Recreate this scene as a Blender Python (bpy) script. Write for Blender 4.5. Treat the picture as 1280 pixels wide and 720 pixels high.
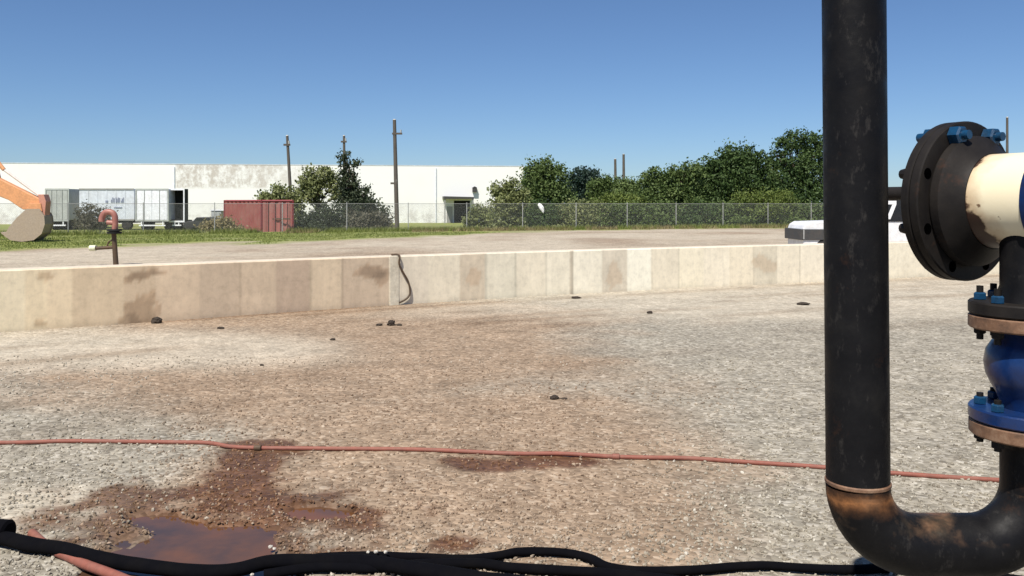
import bpy, bmesh, math, random
import numpy as np
from mathutils import Vector, Matrix
random.seed(7); RNG = np.random.default_rng(7)
S = bpy.context.scene; C = S.collection
for o in list(bpy.data.objects): bpy.data.objects.remove(o)
R = math.radians; PI = math.pi

# ------------------------------------------------------------ camera, sky, sun
H = 1.8; F = 1108.0; HY = 255.0
cam_d = bpy.data.cameras.new('camera'); cam = bpy.data.objects.new('camera', cam_d); C.objects.link(cam)
cam.location = (0, 0, H); cam.rotation_euler = (R(90), 0, 0)
cam_d.sensor_width = 36; cam_d.lens = F/1280*36; cam_d.shift_y = -105/1280
cam_d.clip_start = .05; cam_d.clip_end = 6000
S.camera = cam
SUN_EL = R(58); LX, LY = .42, .907           # horizontal direction the light travels
W = bpy.data.worlds.new('World'); S.world = W; W.use_nodes = True
nt = W.node_tree; bg = nt.nodes['Background']
sky = nt.nodes.new('ShaderNodeTexSky'); sky.sky_type = 'NISHITA'; sky.sun_disc = False
sky.sun_elevation = SUN_EL
sky.sun_rotation = math.atan2(-LX, -LY)      # measured from +Y towards +X
sky.altitude = 0; sky.air_density = .8; sky.dust_density = 0.25; sky.ozone_density = 4.5
gm = nt.nodes.new('ShaderNodeMix'); gm.data_type = 'RGBA'; gm.blend_type = 'MULTIPLY'; gm.inputs[0].default_value = 1
gm.inputs[7].default_value = (.80, .905, 1.03, 1)
nt.links.new(sky.outputs[0], gm.inputs[6]); nt.links.new(gm.outputs[2], bg.inputs[0]); bg.inputs[1].default_value = .068
sun_d = bpy.data.lights.new('sun', 'SUN'); sun_d.energy = 4.5; sun_d.angle = R(.5); sun_d.color = (1, .94, .85)
sun = bpy.data.objects.new('sun', sun_d); C.objects.link(sun)
sun.location = (-5, -10, 20)
sun.rotation_euler = Vector((LX*math.cos(SUN_EL), LY*math.cos(SUN_EL), -math.sin(SUN_EL))).to_track_quat('-Z', 'Y').to_euler()
S.view_settings.view_transform = 'Standard'; S.view_settings.look = 'None'
S.view_settings.gamma = 1; S.view_settings.exposure = 0.56; S.view_settings.use_curve_mapping = False

def P(px, py, z): return Vector(((px-640)/F*z, z, H-(py-HY)/F*z))
def G(px, py, up=0.0):
    z = (H-up)*F/(py-HY); return Vector(((px-640)/F*z, z, up))

# ------------------------------------------------------------ materials
def lin(c): return tuple(c)+(1,) if len(c) == 3 else c
class MT:
    def __init__(s, name, rough=.7, metal=0, spec=None):
        s.m = bpy.data.materials.new(name); s.m.use_nodes = True; s.t = s.m.node_tree
        s.b = s.t.nodes['Principled BSDF']; s.b.inputs['Roughness'].default_value = rough
        s.b.inputs['Metallic'].default_value = metal
        if spec is not None: s.b.inputs['Specular IOR Level'].default_value = spec
        s.co = s.t.nodes.new('ShaderNodeTexCoord').outputs['Object']
    def n(s, ty, **k):
        x = s.t.nodes.new(ty)
        for a, v in k.items(): setattr(x, a, v)
        return x
    def L(s, a, b): s.t.links.new(a, b)
    def geo(s): return s.n('ShaderNodeNewGeometry').outputs['Position']
    def noise(s, sc, det=4, rough=.55, vec=None, dist=0):
        x = s.n('ShaderNodeTexNoise'); x.inputs['Scale'].default_value = sc; x.inputs['Detail'].default_value = det
        x.inputs['Roughness'].default_value = rough; x.inputs['Distortion'].default_value = dist
        s.L(vec or s.co, x.inputs['Vector']); return x.outputs['Fac']
    def scale(s, v, sc):
        x = s.n('ShaderNodeMapping'); x.inputs['Scale'].default_value = sc; s.L(v, x.inputs['Vector']); return x.outputs[0]
    def vor(s, sc, out='Distance', vec=None):
        x = s.n('ShaderNodeTexVoronoi'); x.inputs['Scale'].default_value = sc; s.L(vec or s.co, x.inputs['Vector']); return x.outputs[out]
    def ramp(s, f, stops, interp='LINEAR'):
        x = s.n('ShaderNodeValToRGB'); cr = x.color_ramp; cr.interpolation = interp
        while len(cr.elements) < len(stops): cr.elements.new(.5)
        for e, (p, c) in zip(cr.elements, stops):
            e.position = p; e.color = lin(c) if isinstance(c, (tuple, list)) else (c, c, c, 1)
        s.L(f, x.inputs[0]); return x.outputs[0]
    def mix(s, f, a, b, mode='MIX'):
        x = s.n('ShaderNodeMix', data_type='RGBA', blend_type=mode)
        for v, i in ((f, 0), (a, 6), (b, 7)):
            if isinstance(v, bpy.types.NodeSocket): s.L(v, x.inputs[i])
            elif i == 0: x.inputs[0].default_value = v
            else: x.inputs[i].default_value = lin(v)
        return x.outputs[2]
    def math(s, op, a, b=0, clamp=False):
        x = s.n('ShaderNodeMath', operation=op, use_clamp=clamp)
        for v, i in ((a, 0), (b, 1)):
            if isinstance(v, bpy.types.NodeSocket): s.L(v, x.inputs[i])
            else: x.inputs[i].default_value = v
        return x.outputs[0]
    def attr(s, name, out='Fac'):
        x = s.n('ShaderNodeAttribute', attribute_name=name); return x.outputs[out]
    def sep(s, v):
        x = s.n('ShaderNodeSeparateXYZ'); s.L(v, x.inputs[0]); return x.outputs
    def col(s, c):
        if isinstance(c, bpy.types.NodeSocket): s.L(c, s.b.inputs['Base Color'])
        else: s.b.inputs['Base Color'].default_value = lin(c)
        return s
    def rough(s, r): s.L(r, s.b.inputs['Roughness']); return s
    def bump(s, h, st=.5, dist=.01):
        x = s.n('ShaderNodeBump'); x.inputs['Strength'].default_value = st; x.inputs['Distance'].default_value = dist
        s.L(h, x.inputs['Height']); s.L(x.outputs[0], s.b.inputs['Normal']); return s

def paint(name, c, rough=.5, dirt=(.12, .09, .06), amt=.35, sc=3, metal=0, bump=.15):
    k = MT(name, rough, metal)
    f = k.ramp(k.noise(sc, 6, .65), [(.45, 0.), (.75, amt)])
    f2 = k.ramp(k.noise(sc*6, 4), [(.3, .85), (.7, 1.1)])
    k.col(k.mix(1, k.mix(f, c, dirt), f2, 'MULTIPLY'))
    k.bump(k.noise(sc*12, 3), bump, .004)
    return k.m
M = {}
def rust_steel():
    k = MT('black_steel', .5, .0, .14); pos = k.geo()
    base = k.ramp(k.noise(7, 6, .65), [(.3, (.0035, .0035, .0045)), (.55, (.007, .0068, .0075)), (.8, (.016, .015, .014))])
    drip = k.noise(26, 6, .75, k.scale(k.co, (1, 1, .45)))
    base = k.mix(k.ramp(drip, [(.57, 0.), (.72, .45)]), base, (.06, .055, .05))
    rs = k.ramp(k.noise(5, 6, .7), [(.62, 0.), (.8, .5)])
    base = k.mix(rs, base, (.07, .03, .014))
    z = k.sep(pos)[2]                              # rusted heat ring round the weld
    d = k.math('ABSOLUTE', k.math('SUBTRACT', k.math('ADD', z, k.math('MULTIPLY', k.noise(11, 6, .7), .09)), .885))
    wz = k.ramp(d, [(.0, 1.), (.008, .6), (.025, .2), (.05, 0.)])
    left = k.math('LESS_THAN', k.sep(pos)[0], 1.35)
    wz = k.math('MULTIPLY', wz, left)
    base = k.mix(k.math('MULTIPLY', wz, k.ramp(k.noise(14, 4), [(.3, .35), (.6, 1.)])), base, (.28, .12, .045))
    lo = k.math('MULTIPLY', k.math('LESS_THAN', z, .86), k.ramp(k.math('ADD', z, k.math('MULTIPLY', k.noise(8, 4), .06)), [(.735, 0.), (.76, 1.)]))               # bend: bare rusty patches
    p = k.math('MULTIPLY', lo, k.ramp(k.noise(4.5, 5, .6), [(.50, 0.), (.64, .6)]))
    base = k.mix(p, base, k.ramp(k.noise(20, 4), [(.4, (.075, .055, .035)), (.62, (.22, .12, .065))]))
    k.col(base); k.rough(k.ramp(k.noise(12, 4), [(.3, .38), (.7, .65)])); k.bump(k.noise(60, 4), .25, .003)
    return k.m
M['steel'] = rust_steel()
def flange_mat():
    k = MT('dark_flange_steel', .55, 0, .15)
    b = k.ramp(k.noise(9, 6, .6), [(.3, (.009, .008, .008)), (.7, (.021, .018, .016))])
    b = k.mix(k.ramp(k.noise(6, 5, .7), [(.58, 0.), (.75, .6)]), b, (.08, .035, .02))
    k.col(b); k.bump(k.noise(70, 3), .2, .003); return k.m
M['flange'] = flange_mat()
def rustrim():
    k = MT('rusted_rim', .7)
    k.col(k.ramp(k.noise(11, 6, .7), [(.3, (.05, .03, .02)), (.5, (.17, .09, .05)), (.7, (.3, .2, .13))])); k.bump(k.noise(50, 3), .3, .003); return k.m
M['rustrim'] = rustrim()
def cream():
    k = MT('cream_paint', .38)
    t = k.sep(k.co)[0]     # object x runs along the header; scuffed, rusty edge next to the hub
    e = k.math('ADD', t, k.math('MULTIPLY', k.math('SUBTRACT', k.noise(7, 5, .6), .5), .22))
    lowz = k.math('MULTIPLY', k.math('MAXIMUM', k.math('SUBTRACT', -.03, k.sep(k.co)[2]), 0.), .75); e = k.math('SUBTRACT', e, lowz)
    f = k.ramp(e, [(.085, 1.), (.1, 0.)])
    spots = k.ramp(k.noise(16, 4, .6), [(.68, 0.), (.71, .9)])
    halo = k.ramp(e, [(.09, .6), (.17, 0.)])
    c = k.mix(k.ramp(k.noise(3, 4), [(.4, 0.), (.8, .25)]), (.80, .72, .52), (.62, .5, .3))
    c = k.mix(halo, c, (.35, .18, .07)); c = k.mix(spots, c, (.12, .06, .03))
    c = k.mix(f, c, (.045, .022, .015)); k.col(c); k.bump(k.noise(40, 3), .1, .003); return k.m
M['cream'] = cream()
M['blue'] = paint('blue_valve_paint', (.005, .024, .10), .3, (.02, .02, .03), .7, 8)
M['bluebolt'] = paint('blue_coated_bolt', (.004, .045, .11), .35, (.01, .015, .02), .6, 20)
M['hole'] = paint('dark_bolt_hole', (.001, .001, .001), 1, amt=.0); M['hole'].node_tree.nodes['Principled BSDF'].inputs['Specular IOR Level'].default_value = 0
M['redhose'] = paint('red_rubber_hose', (.23, .075, .05), .7, (.2, .12, .09), .5, 5)
M['blackhose'] = paint('black_rubber_hose', (.0022, .0022, .0035), .95, (.008, .007, .006), .4, 6); M['blackhose'].node_tree.nodes['Principled BSDF'].inputs['Specular IOR Level'].default_value = .08
M['orange'] = paint('orange_machine_paint', (.70, .33, .15), .45, (.35, .18, .10), .5, 2)
M['bucket'] = paint('worn_bucket_steel', (.36, .28, .21), .7, (.36, .29, .23), .6, 3)
M['chrome'] = paint('polished_rod', (.75, .65, .6), .25, amt=.1)
M['rubber'] = paint('black_rubber', (.015, .015, .015), .8, (.08, .06, .04), .5, 3)
M['darkglass'] = paint('dark_glass', (.01, .012, .018), .08, amt=.1, bump=0)
M['white'] = paint('white_vehicle_paint', (.78, .78, .78), .3, (.5, .45, .4), .25, 1)
M['trailerwhite'] = paint('weathered_white_panel', (.62, .66, .72), .45, (.35, .33, .3), .35, .6)
M['trailerbright'] = paint('bright_white_door', (.82, .84, .88), .45, (.5, .45, .42), .3, .8)
M['trailergrey'] = paint('dull_grey_panel', (.42, .44, .42), .5, (.2, .2, .18), .4, .8)
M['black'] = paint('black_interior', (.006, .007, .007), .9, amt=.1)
M['darkgrey'] = paint('dark_grey_metal', (.05, .05, .05), .6, amt=.3)
M['grey'] = paint('grey_metal', (.3, .3, .29), .55, amt=.3)
M['galv'] = paint('galvanised_steel', (.42, .42, .40), .5, amt=.25)
M['wood'] = paint('weathered_pole_wood', (.10, .085, .07), .85, (.05, .04, .03), .5, 2)
M['letter'] = paint('dark_blue_lettering', (.24, .27, .36), .6, amt=.1)
M['mark'] = paint('white_marking_paint', (.85, .85, .85), .5, amt=.05)
M['bag'] = paint('white_plastic_film', (.85, .85, .83), .4, amt=.1)
M['clod'] = paint('dark_clod', (.035, .025, .018), .9, (.08, .06, .04), .5, 20)
M['rustpost'] = paint('brown_rusted_post', (.07, .045, .025), .7, (.14, .07, .03), .6, 6)
M['redpaint'] = paint('faded_red_paint', (.30, .12, .095), .5, (.5, .25, .18), .5, 5)
M['bark'] = paint('tree_bark', (.09, .07, .05), .9, (.05, .04, .03), .6, 4)
def container_mat():
    k = MT('faded_red_container_paint', .6)
    c = k.mix(k.ramp(k.noise(.9, 5, .65), [(.35, 0.), (.7, .7)]), (.25, .06, .052), (.32, .15, .12))
    c = k.mix(k.ramp(k.noise(3, 4), [(.6, 0.), (.75, .5)]), c, (.14, .05, .03)); k.col(c); return k.m
M['container'] = container_mat()
def leafmat(name, a, b):
    k = MT(name, .6, 0, .25)
    k.col(k.mix(k.attr('shade'), a, b))
    k.b.inputs['Subsurface Weight'].default_value = 0
    tr = k.n('ShaderNodeBsdfTranslucent'); k.L(k.mix(k.attr('shade'), a, b), tr.inputs[0])
    mx = k.n('ShaderNodeMixShader'); mx.inputs[0].default_value = .25
    k.L(k.b.outputs[0], mx.inputs[1]); k.L(tr.outputs[0], mx.inputs[2]); k.L(mx.outputs[0], k.t.nodes['Material Output'].inputs[0])
    return k.m
M['leaf_dark'] = leafmat('dark_leaves', (.034, .066, .02), (.09, .14, .042))
M['leaf_mid'] = leafmat('mid_green_leaves', (.06, .10, .028), (.14, .19, .06))
M['leaf_olive'] = leafmat('olive_leaves', (.13, .155, .055), (.27, .29, .13))
M['leaf_blue'] = leafmat('bluish_dark_leaves', (.022, .045, .035), (.05, .08, .06))
M['leaf_yellow'] = leafmat('yellow_green_leaves', (.09, .13, .03), (.17, .21, .05))
M['leaf_pine'] = leafmat('dull_conifer_needles', (.028, .042, .022), (.075, .095, .05))
M['twig'] = leafmat('grey_brown_brush', (.08, .075, .05), (.17, .16, .115))
M['grass'] = leafmat('grass_blades', (.12, .16, .035), (.26, .28, .09))
M['drygrass'] = leafmat('dry_grass_blades', (.18, .15, .07), (.32, .27, .14))

# ------------------------------------------------------------ mesh helpers
class MB:
    def __init__(s): s.v = []; s.f = []; s.sm = []; s.mi = []; s.cur = 0
    def add(s, vs, fs, smooth=False):
        o = len(s.v); s.v += [tuple(v) for v in vs]
        for f in fs: s.f.append([i+o for i in f]); s.sm.append(smooth); s.mi.append(s.cur)
        return s
    def box(s, a, b, rot=None):
        (x0, y0, z0), (x1, y1, z1) = a, b
        vs = [Vector(p) for p in ((x0,y0,z0),(x1,y0,z0),(x1,y1,z0),(x0,y1,z0),(x0,y0,z1),(x1,y0,z1),(x1,y1,z1),(x0,y1,z1))]
        if rot is not None: vs = [rot @ v for v in vs]
        return s.add(vs, [(0,3,2,1),(4,5,6,7),(0,1,5,4),(1,2,6,5),(2,3,7,6),(3,0,4,7)])
    def prism(s, poly, y0, y1, mp=None):        # poly in (x, z), extruded in y
        n = len(poly); vs = [Vector((x, y0, z)) for x, z in poly]+[Vector((x, y1, z)) for x, z in poly]
        if mp: vs = [mp(v) for v in vs]
        ar = sum(poly[i][0]*poly[(i+1) % n][1]-poly[(i+1) % n][0]*poly[i][1] for i in range(n))
        fs = [tuple(range(n)), tuple(reversed(range(n, 2*n)))]+[(i, i+n, (i+1) % n+n, (i+1) % n) for i in range(n)]
        if ar < 0: fs = [tuple(reversed(f)) for f in fs]
        return s.add(vs, fs)
    def tube(s, pts, rad, n=12, flat=1.0, cap=True):
        pts = [Vector(p) for p in pts]; rings = []
        rr = rad if isinstance(rad, (list, tuple)) else [rad]*len(pts)
        up = None
        for i, p in enumerate(pts):
            d = (pts[min(i+1, len(pts)-1)]-pts[max(i-1, 0)]).normalized()
            if up is None:
                ref = Vector((0, 0, 1)) if abs(d.z) < .9 else Vector((0, 1, 0))
                up = (ref-d*ref.dot(d)).normalized()
            else: up = (up-d*up.dot(d)).normalized()
            sd = d.cross(up)
            rings.append([p+(sd*math.cos(t)+up*math.sin(t)*flat)*rr[i] for t in (2*PI*k/n for k in range(n))])
        vs = [v for r in rings for v in r]; fs = []
        for i in range(len(pts)-1):
            for k in range(n):
                a = i*n+k; b = i*n+(k+1) % n; fs.append((a, b, b+n, a+n))
        s.add(vs, fs, True)
        if cap:
            s.add(rings[0], [tuple(reversed(range(n)))]); s.add(rings[-1], [tuple(range(n))])
        return s
    def lathe(s, prof, o=(0, 0, 0), ax=(0, 0, 1), n=32, smooth=True):   # prof: (t along axis, r)
        o = Vector(o); ax = Vector(ax).normalized(); q = ax.to_track_quat('Z', 'Y')
        vs = []; fs = []
        for t, r in prof:
            for k in range(n):
                a = 2*PI*k/n; vs.append(o+q @ Vector((math.cos(a)*r, math.sin(a)*r, t)))
        for i in range(len(prof)-1):
            for k in range(n):
                a = i*n+k; b = i*n+(k+1) % n; fs.append((a, b, b+n, a+n))
        s.add(vs, fs, smooth)
        s.add(vs[:n], [tuple(reversed(range(n)))]); s.add(vs[-n:], [tuple(range(n))])
        return s
    def build(s, name, mat, parent=None, bevel=0, auto=True):
        me = bpy.data.meshes.new(name); me.from_pydata(s.v, [], s.f)
        for m in (mat if isinstance(mat, list) else [mat]): me.materials.append(m)
        me.polygons.foreach_set('use_smooth', s.sm); me.polygons.foreach_set('material_index', s.mi)
        if auto and any(s.sm): me.set_sharp_from_angle(angle=R(35))
        me.update()
        o = bpy.data.objects.new(name, me); C.objects.link(o)
        if parent: o.parent = parent
        if bevel:
            b = o.modifiers.new('bevel', 'BEVEL'); b.width = bevel; b.segments = 2; b.limit_method = 'ANGLE'
        return o
def fast(name, V, Fc, mat, parent=None, attrs=None, smooth=False):    # V (n,3); Fc (m,k) numpy
    me = bpy.data.meshes.new(name); n, k = Fc.shape
    me.vertices.add(len(V)); me.vertices.foreach_set('co', np.asarray(V, dtype=np.float32).ravel())
    me.loops.add(n*k); me.loops.foreach_set('vertex_index', Fc.astype(np.int32).ravel())
    me.polygons.add(n); me.polygons.foreach_set('loop_start', np.arange(0, n*k, k, dtype=np.int32))
    me.polygons.foreach_set('loop_total', np.full(n, k, dtype=np.int32))
    me.polygons.foreach_set('use_smooth', np.full(n, smooth)); me.materials.append(mat)
    for a, v in (attrs or {}).items():
        if v.ndim == 1: me.attributes.new(a, 'FLOAT', 'POINT').data.foreach_set('value', v.astype(np.float32))
        else: me.attributes.new(a, 'FLOAT_COLOR', 'POINT').data.foreach_set('color', v.astype(np.float32).ravel())
    me.update(); me.validate()
    o = bpy.data.objects.new(name, me); C.objects.link(o)
    if parent: o.parent = parent
    return o
def tag(o, label=None, cat=None, group=None, kind=None):
    if label: o['label'] = label
    if cat: o['category'] = cat
    if group: o['group'] = group
    if kind: o['kind'] = kind
    return o
def thing(name, label, cat, loc=(0, 0, 0), rz=0, group=None):
    o = bpy.data.objects.new(name, None); C.objects.link(o); o.location = loc; o.rotation_euler = (0, 0, rz)
    o.empty_display_size = .2
    return tag(o, label, cat, group)

# value noise
_T = RNG.random((256, 256))
def vn(x, y, sc=1.0, oct=4):
    x = np.asarray(x, float)*sc; y = np.asarray(y, float)*sc; out = 0; a = .5; tot = 0
    for o in range(oct):
        xi = np.floor(x).astype(int); yi = np.floor(y).astype(int); u = x-xi; v = y-yi
        u = u*u*(3-2*u); v = v*v*(3-2*v)
        g = lambda i, j: _T[(xi+i) % 256, (yi+j) % 256]
        out = out+a*((g(0,0)*(1-u)+g(1,0)*u)*(1-v)+(g(0,1)*(1-u)+g(1,1)*u)*v); tot += a
        a *= .5; x = x*2.03+17.3; y = y*2.03+5.1
    return out/tot
def ss(a, b, x):
    t = np.clip((x-a)/(b-a), 0, 1); return t*t*(3-2*t)

# ------------------------------------------------------------ fence line and terrain
FA = (-30.3, 50.0); FB = (24.3, 70.0)
FS = (FB[1]-FA[1])/(FB[0]-FA[0])
def fence_y(x): return FA[1]+FS*(x-FA[0])
def terrain(x, y):
    d = y-fence_y(x)
    return -.5*ss(1.5, 11, d)-.3*ss(11, 34, d)
# ground: one sheet, fine near the camera, coarse out to the horizon
def lines(lo, hi, step, growth, maxs, end):
    L = list(np.arange(lo, hi, step)); s = step; x = L[-1]
    while x < end: s = min(s*growth, maxs*(1 if x < 120 else 40)); x += s; L.append(x)
    return L
ys = lines(3.4, 8.5, .032, 1.02, 1.2, 2500)
ys = [-300, -60, -15, -5, 0, 1.5, 2.4, 2.9, 3.15]+ys
xp = lines(0, 3.6, .032, 1.022, 1.3, 1800)
xs = sorted([-v for v in xp[1:]]+xp)
X, Y = np.meshgrid(np.array(xs), np.array(ys)); sh = X.shape; X = X.ravel(); Y = Y.ravel()
Yc = np.maximum(Y, .5); PX = 640+X/Yc*F; PY = HY+H*F/Yc       # where it shows in the photo (lays out the zones)
near = ss(14, 6, Y)
def ell(cx, cy, rx, ry): return 1-np.sqrt(((PX-cx)/rx)**2+((PY-cy)/ry)**2)
pn = (vn(X, Y, 4.5, 4)-.5)
pud = np.maximum.reduce([ell(240, 682, 112, 33), ell(215, 655, 54, 19), ell(400, 638, 46, 12), ell(215, 722, 140, 20), ell(300, 695, 60, 14)])
pud = ss(-.12, .3, pud+pn*1.0)*(Y < 6)
wet = np.maximum.reduce([ell(240, 665, 170, 60), ell(305, 622, 66, 56), ell(310, 580, 45, 34), ell(600, 580, 55, 9), ell(400, 640, 95, 26), ell(690, 578, 70, 9), ell(580, 680, 40, 14), ell(330, 560, 60, 14), ell(180, 625, 60, 16)])
wet = ss(-.25, .35, wet+pn*1.5)*(Y < 9)
Z = terrain(X, Y)+near*((vn(X, Y, 9, 4)-.5)*.016+(vn(X+9, Y, 1.2, 2)-.5)*.03*ss(3.5, 5, Y))-pud*.045*(Y < 6)
# zones
n1 = vn(X, Y, .35, 5)-.5; n2 = vn(X+31, Y+7, 1.4, 4)-.5
inyard = PY > HY+H*F/1e4
brown = np.maximum.reduce([ell(430, 450, 420, 110), ell(560, 560, 330, 160), ell(650, 680, 260, 130), ell(300, 610, 150, 70)])
brown = ss(-.25, .45, brown+n1*1.1+n2*.5)
beyond = ss(16, 24, Y)
brown = brown*(1-beyond)+beyond*.8*ss(-.6, .3, n1+.2)
pale = np.maximum.reduce([ell(100, 437, 330, 26), ell(60, 632, 130, 34), ell(960, 368, 480, 34)])
pale = ss(-.3, .5, pale+n1*.9)*(Y < 23)
pale = np.maximum(pale, ss(-.35, .1, vn(X, Y, .2, 3)-.5)*beyond*1.0*ss(70, 60, Y))
# grass band in front of the fence, tapering to the right; all ground beyond the fence
yf = fence_y(X); edge = np.where(X < -12, 31.5+(X+24)*.35+ss(-24, -12, X)*6, 40+(X+12)*1.25)+n1*9
grass = ss(-1.5, 1.5, Y-edge)*(Y < yf+2)*ss(6, -2, X)
g2 = ss(-4.0, -.5, Y-yf+n1*3+n2*2)*.9
grass = np.maximum(grass, g2)
grass = np.clip(grass*(.75+.9*(n1+.25)), 0, 1)
wb = np.interp(PX, [-900, 0, 490, 1030, 1500], [520, 415, 381.5, 352, 332])
fr = (PY-wb)/np.maximum(PY-HY, 1)
trk = np.zeros_like(fr)
for f0, wd, am in ((.035, .012, .7), (.11, .012, .45), (.145, .012, .5), (.205, .014, .6), (.245, .014, .45), (.38, .02, .35), (.43, .02, .35)):
    off = (vn(X*.5+f0*90, X*0+f0*40, .3, 3)-.5)*.07
    trk = np.maximum(trk, am*np.exp(-((fr-f0-off)/wd)**2)*ss(.38, .62, vn(X+f0*300, Y, .5, 3)))
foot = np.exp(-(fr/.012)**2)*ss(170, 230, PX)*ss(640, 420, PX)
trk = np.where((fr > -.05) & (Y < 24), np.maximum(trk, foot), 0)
ny, nx = sh; ii = np.arange(ny*nx).reshape(sh)
Fc = np.stack([ii[:-1, :-1].ravel(), ii[:-1, 1:].ravel(), ii[1:, 1:].ravel(), ii[1:, :-1].ravel()], 1)
def ground_mat():
    k = MT('gravel_yard', .9, 0, .2); pos = k.geo()
    v1 = k.n('ShaderNodeTexVoronoi'); v1.inputs['Scale'].default_value = 30; k.L(pos, v1.inputs['Vector'])
    cellv = k.sep(v1.outputs['Color'])[0]
    v2 = k.n('ShaderNodeTexVoronoi'); v2.inputs['Scale'].default_value = 11; k.L(pos, v2.inputs['Vector'])
    cell2 = k.sep(v2.outputs['Color'])[1]
    grey = k.ramp(cellv, [(0., (.165, .145, .115)), (.35, (.265, .24, .19)), (.8, (.325, .295, .24)), (1., (.42, .39, .33))])
    br = k.ramp(cellv, [(0., (.175, .125, .085)), (.35, (.265, .194, .133)), (.8, (.315, .234, .163)), (1., (.39, .31, .23))])
    c = k.mix(k.attr('brown'), grey, br)
    c = k.mix(k.math('MULTIPLY', k.attr('pale'), .75), c, k.ramp(cellv, [(0., (.39, .34, .265)), (1., (.50, .45, .36))]))
    m = k.ramp(k.noise(1.3, 8, .7, pos), [(.25, .72), (.5, 1.), (.75, 1.22)])
    c = k.mix(1, c, m, 'MULTIPLY')
    c = k.mix(1, c, k.ramp(cell2, [(0., .86), (1., 1.12)]), 'MULTIPLY')
    streak = k.noise(1, 6, .7, k.scale(pos, (.25, 2.2, 1)))
    c = k.mix(1, c, k.ramp(streak, [(.3, .93), (.7, 1.06)]), 'MULTIPLY')
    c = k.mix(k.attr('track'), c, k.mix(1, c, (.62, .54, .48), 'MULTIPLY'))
    gm = k.noise(14, 5, .75, pos)
    g = k.ramp(k.noise(.9, 8, .75, pos), [(.3, (.13, .17, .035)), (.5, (.20, .235, .06)), (.72, (.32, .29, .12))])
    g = k.mix(1, g, k.ramp(gm, [(.3, .6), (.7, 1.3)]), 'MULTIPLY')
    c = k.mix(k.attr('grass'), c, g)
    wetc = k.mix(1, c, (.42, .29, .225), 'MULTIPLY')
    c = k.mix(k.attr('wet'), c, wetc); k.col(c)
    k.rough(k.ramp(k.attr('wet'), [(0., .92), (1., .45)]))
    hgt = k.math('ADD', k.math('MULTIPLY', v1.outputs['Distance'], -1.), k.math('MULTIPLY', k.noise(60, 3, .6, pos), .4))
    k.bump(hgt, .55, .016); return k.m
gr = fast('ground', np.stack([X, Y, Z], 1), Fc, ground_mat(), attrs=dict(brown=brown, pale=pale, grass=grass, wet=wet, track=trk), smooth=True)
tag(gr, kind='structure')
def gz(x, y):   # micro relief at a point
    nr = float(ss(14, 6, np.array([y]))[0])
    return float(terrain(np.array([x]), np.array([y]))[0])+nr*((float(vn([x], [y], 9, 4)[0])-.5)*.016+(float(vn([x+9], [y], 1.2, 2)[0])-.5)*.03*float(ss(3.5, 5, np.array([y]))[0]))

# puddle water
def water_mat():
    k = MT('muddy_water', .04, 0, .5)
    k.col(k.ramp(k.noise(2.2, 4, .6), [(.35, (.06, .036, .024)), (.5, (.10, .048, .023)), (.68, (.15, .06, .02))]))
    k.bump(k.noise(7, 2), .03, .01); return k.m
mb = MB(); mb.add([(-2.7, 3.5, -.021), (-.5, 3.5, -.021), (-.5, 5.6, -.021), (-2.7, 5.6, -.021)], [(0, 1, 2, 3)])
pw = mb.build('water', water_mat()); tag(pw, kind='structure')

# gravel stones lying on the yard (uncountable)
def icos():
    b = bmesh.new(); bmesh.ops.create_icosphere(b, subdivisions=1, radius=1)
    v = np.array([x.co for x in b.verts]); f = np.array([[q.index for q in p.verts] for p in b.faces]); b.free(); return v, f
IV, IF = icos()
def stones(name, n, y0, y1, smin, smax, keep, mat, wide=.62):
    u = RNG.random(n); y = 1/((1/y0)*(1-u)+(1/y1)*u)            # denser near
    x = (RNG.random(n)*2-1)*wide*y
    k = keep(x, y); x = x[k]; y = y[k]; n = len(x)
    s = smin+(smax-smin)*RNG.random(n)**2.5
    A = RNG.normal(size=(n, 3, 3)); Q, _ = np.linalg.qr(A)
    V = IV[None]*(1+RNG.normal(size=(n, 12, 1))*.16)*np.stack([np.ones(n), .55+.4*RNG.random(n), .5+.3*RNG.random(n)], 1)[:, None]
    V = np.einsum('nij,nkj->nki', Q, V)*s[:, None, None]
    z = terrain(x, y)+ss(14, 6, y)*((vn(x, y, 9, 4)-.5)*.016+(vn(x+9, y, 1.2, 2)-.5)*.03*ss(3.5, 5, y))
    V += np.stack([x, y, z+s*.3], 1)[:, None]
    Fx = (IF[None]+np.arange(n)[:, None, None]*12).reshape(-1, 3)
    shd = np.repeat(RNG.random(n), 12)
    px = 640+x/y*F; py = HY+H*F/y
    b = 1-np.sqrt(((px-560)/360)**2+((py-560)/190)**2); b = ss(-.3, .5, b+(vn(x, y, .6, 3)-.5))
    e = lambda cx, cy, rx, ry: 1-np.sqrt(((px-cx)/rx)**2+((py-cy)/ry)**2)
    wt = ss(-.25, .35, np.maximum.reduce([e(240, 665, 170, 60), e(305, 622, 66, 56), e(310, 580, 45, 34), e(600, 580, 55, 9), e(400, 640, 95, 26), e(580, 680, 40, 14)])+(vn(x, y, 4.5, 4)-.5)*1.5)*(RNG.random(n) < .8)
    o = fast(name, V.reshape(-1, 3), Fx, mat, attrs=dict(shade=shd, brown=np.repeat(b, 12), wet=np.repeat(wt, 12)))
    return o
def stone_mat():
    k = MT('gravel_stones', .85, 0, .2)
    a = k.ramp(k.attr('shade'), [(0., (.18, .155, .12)), (.5, (.30, .27, .21)), (.9, (.38, .35, .29)), (1., (.50, .47, .40))])
    b = k.ramp(k.attr('shade'), [(0., (.16, .11, .075)), (.5, (.28, .20, .14)), (.9, (.34, .26, .185)), (1., (.44, .37, .29))])
    c = k.mix(k.attr('brown'), a, b); k.col(k.mix(k.attr('wet'), c, k.mix(1, c, (.62, .46, .37), 'MULTIPLY'))); return k.m
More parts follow.
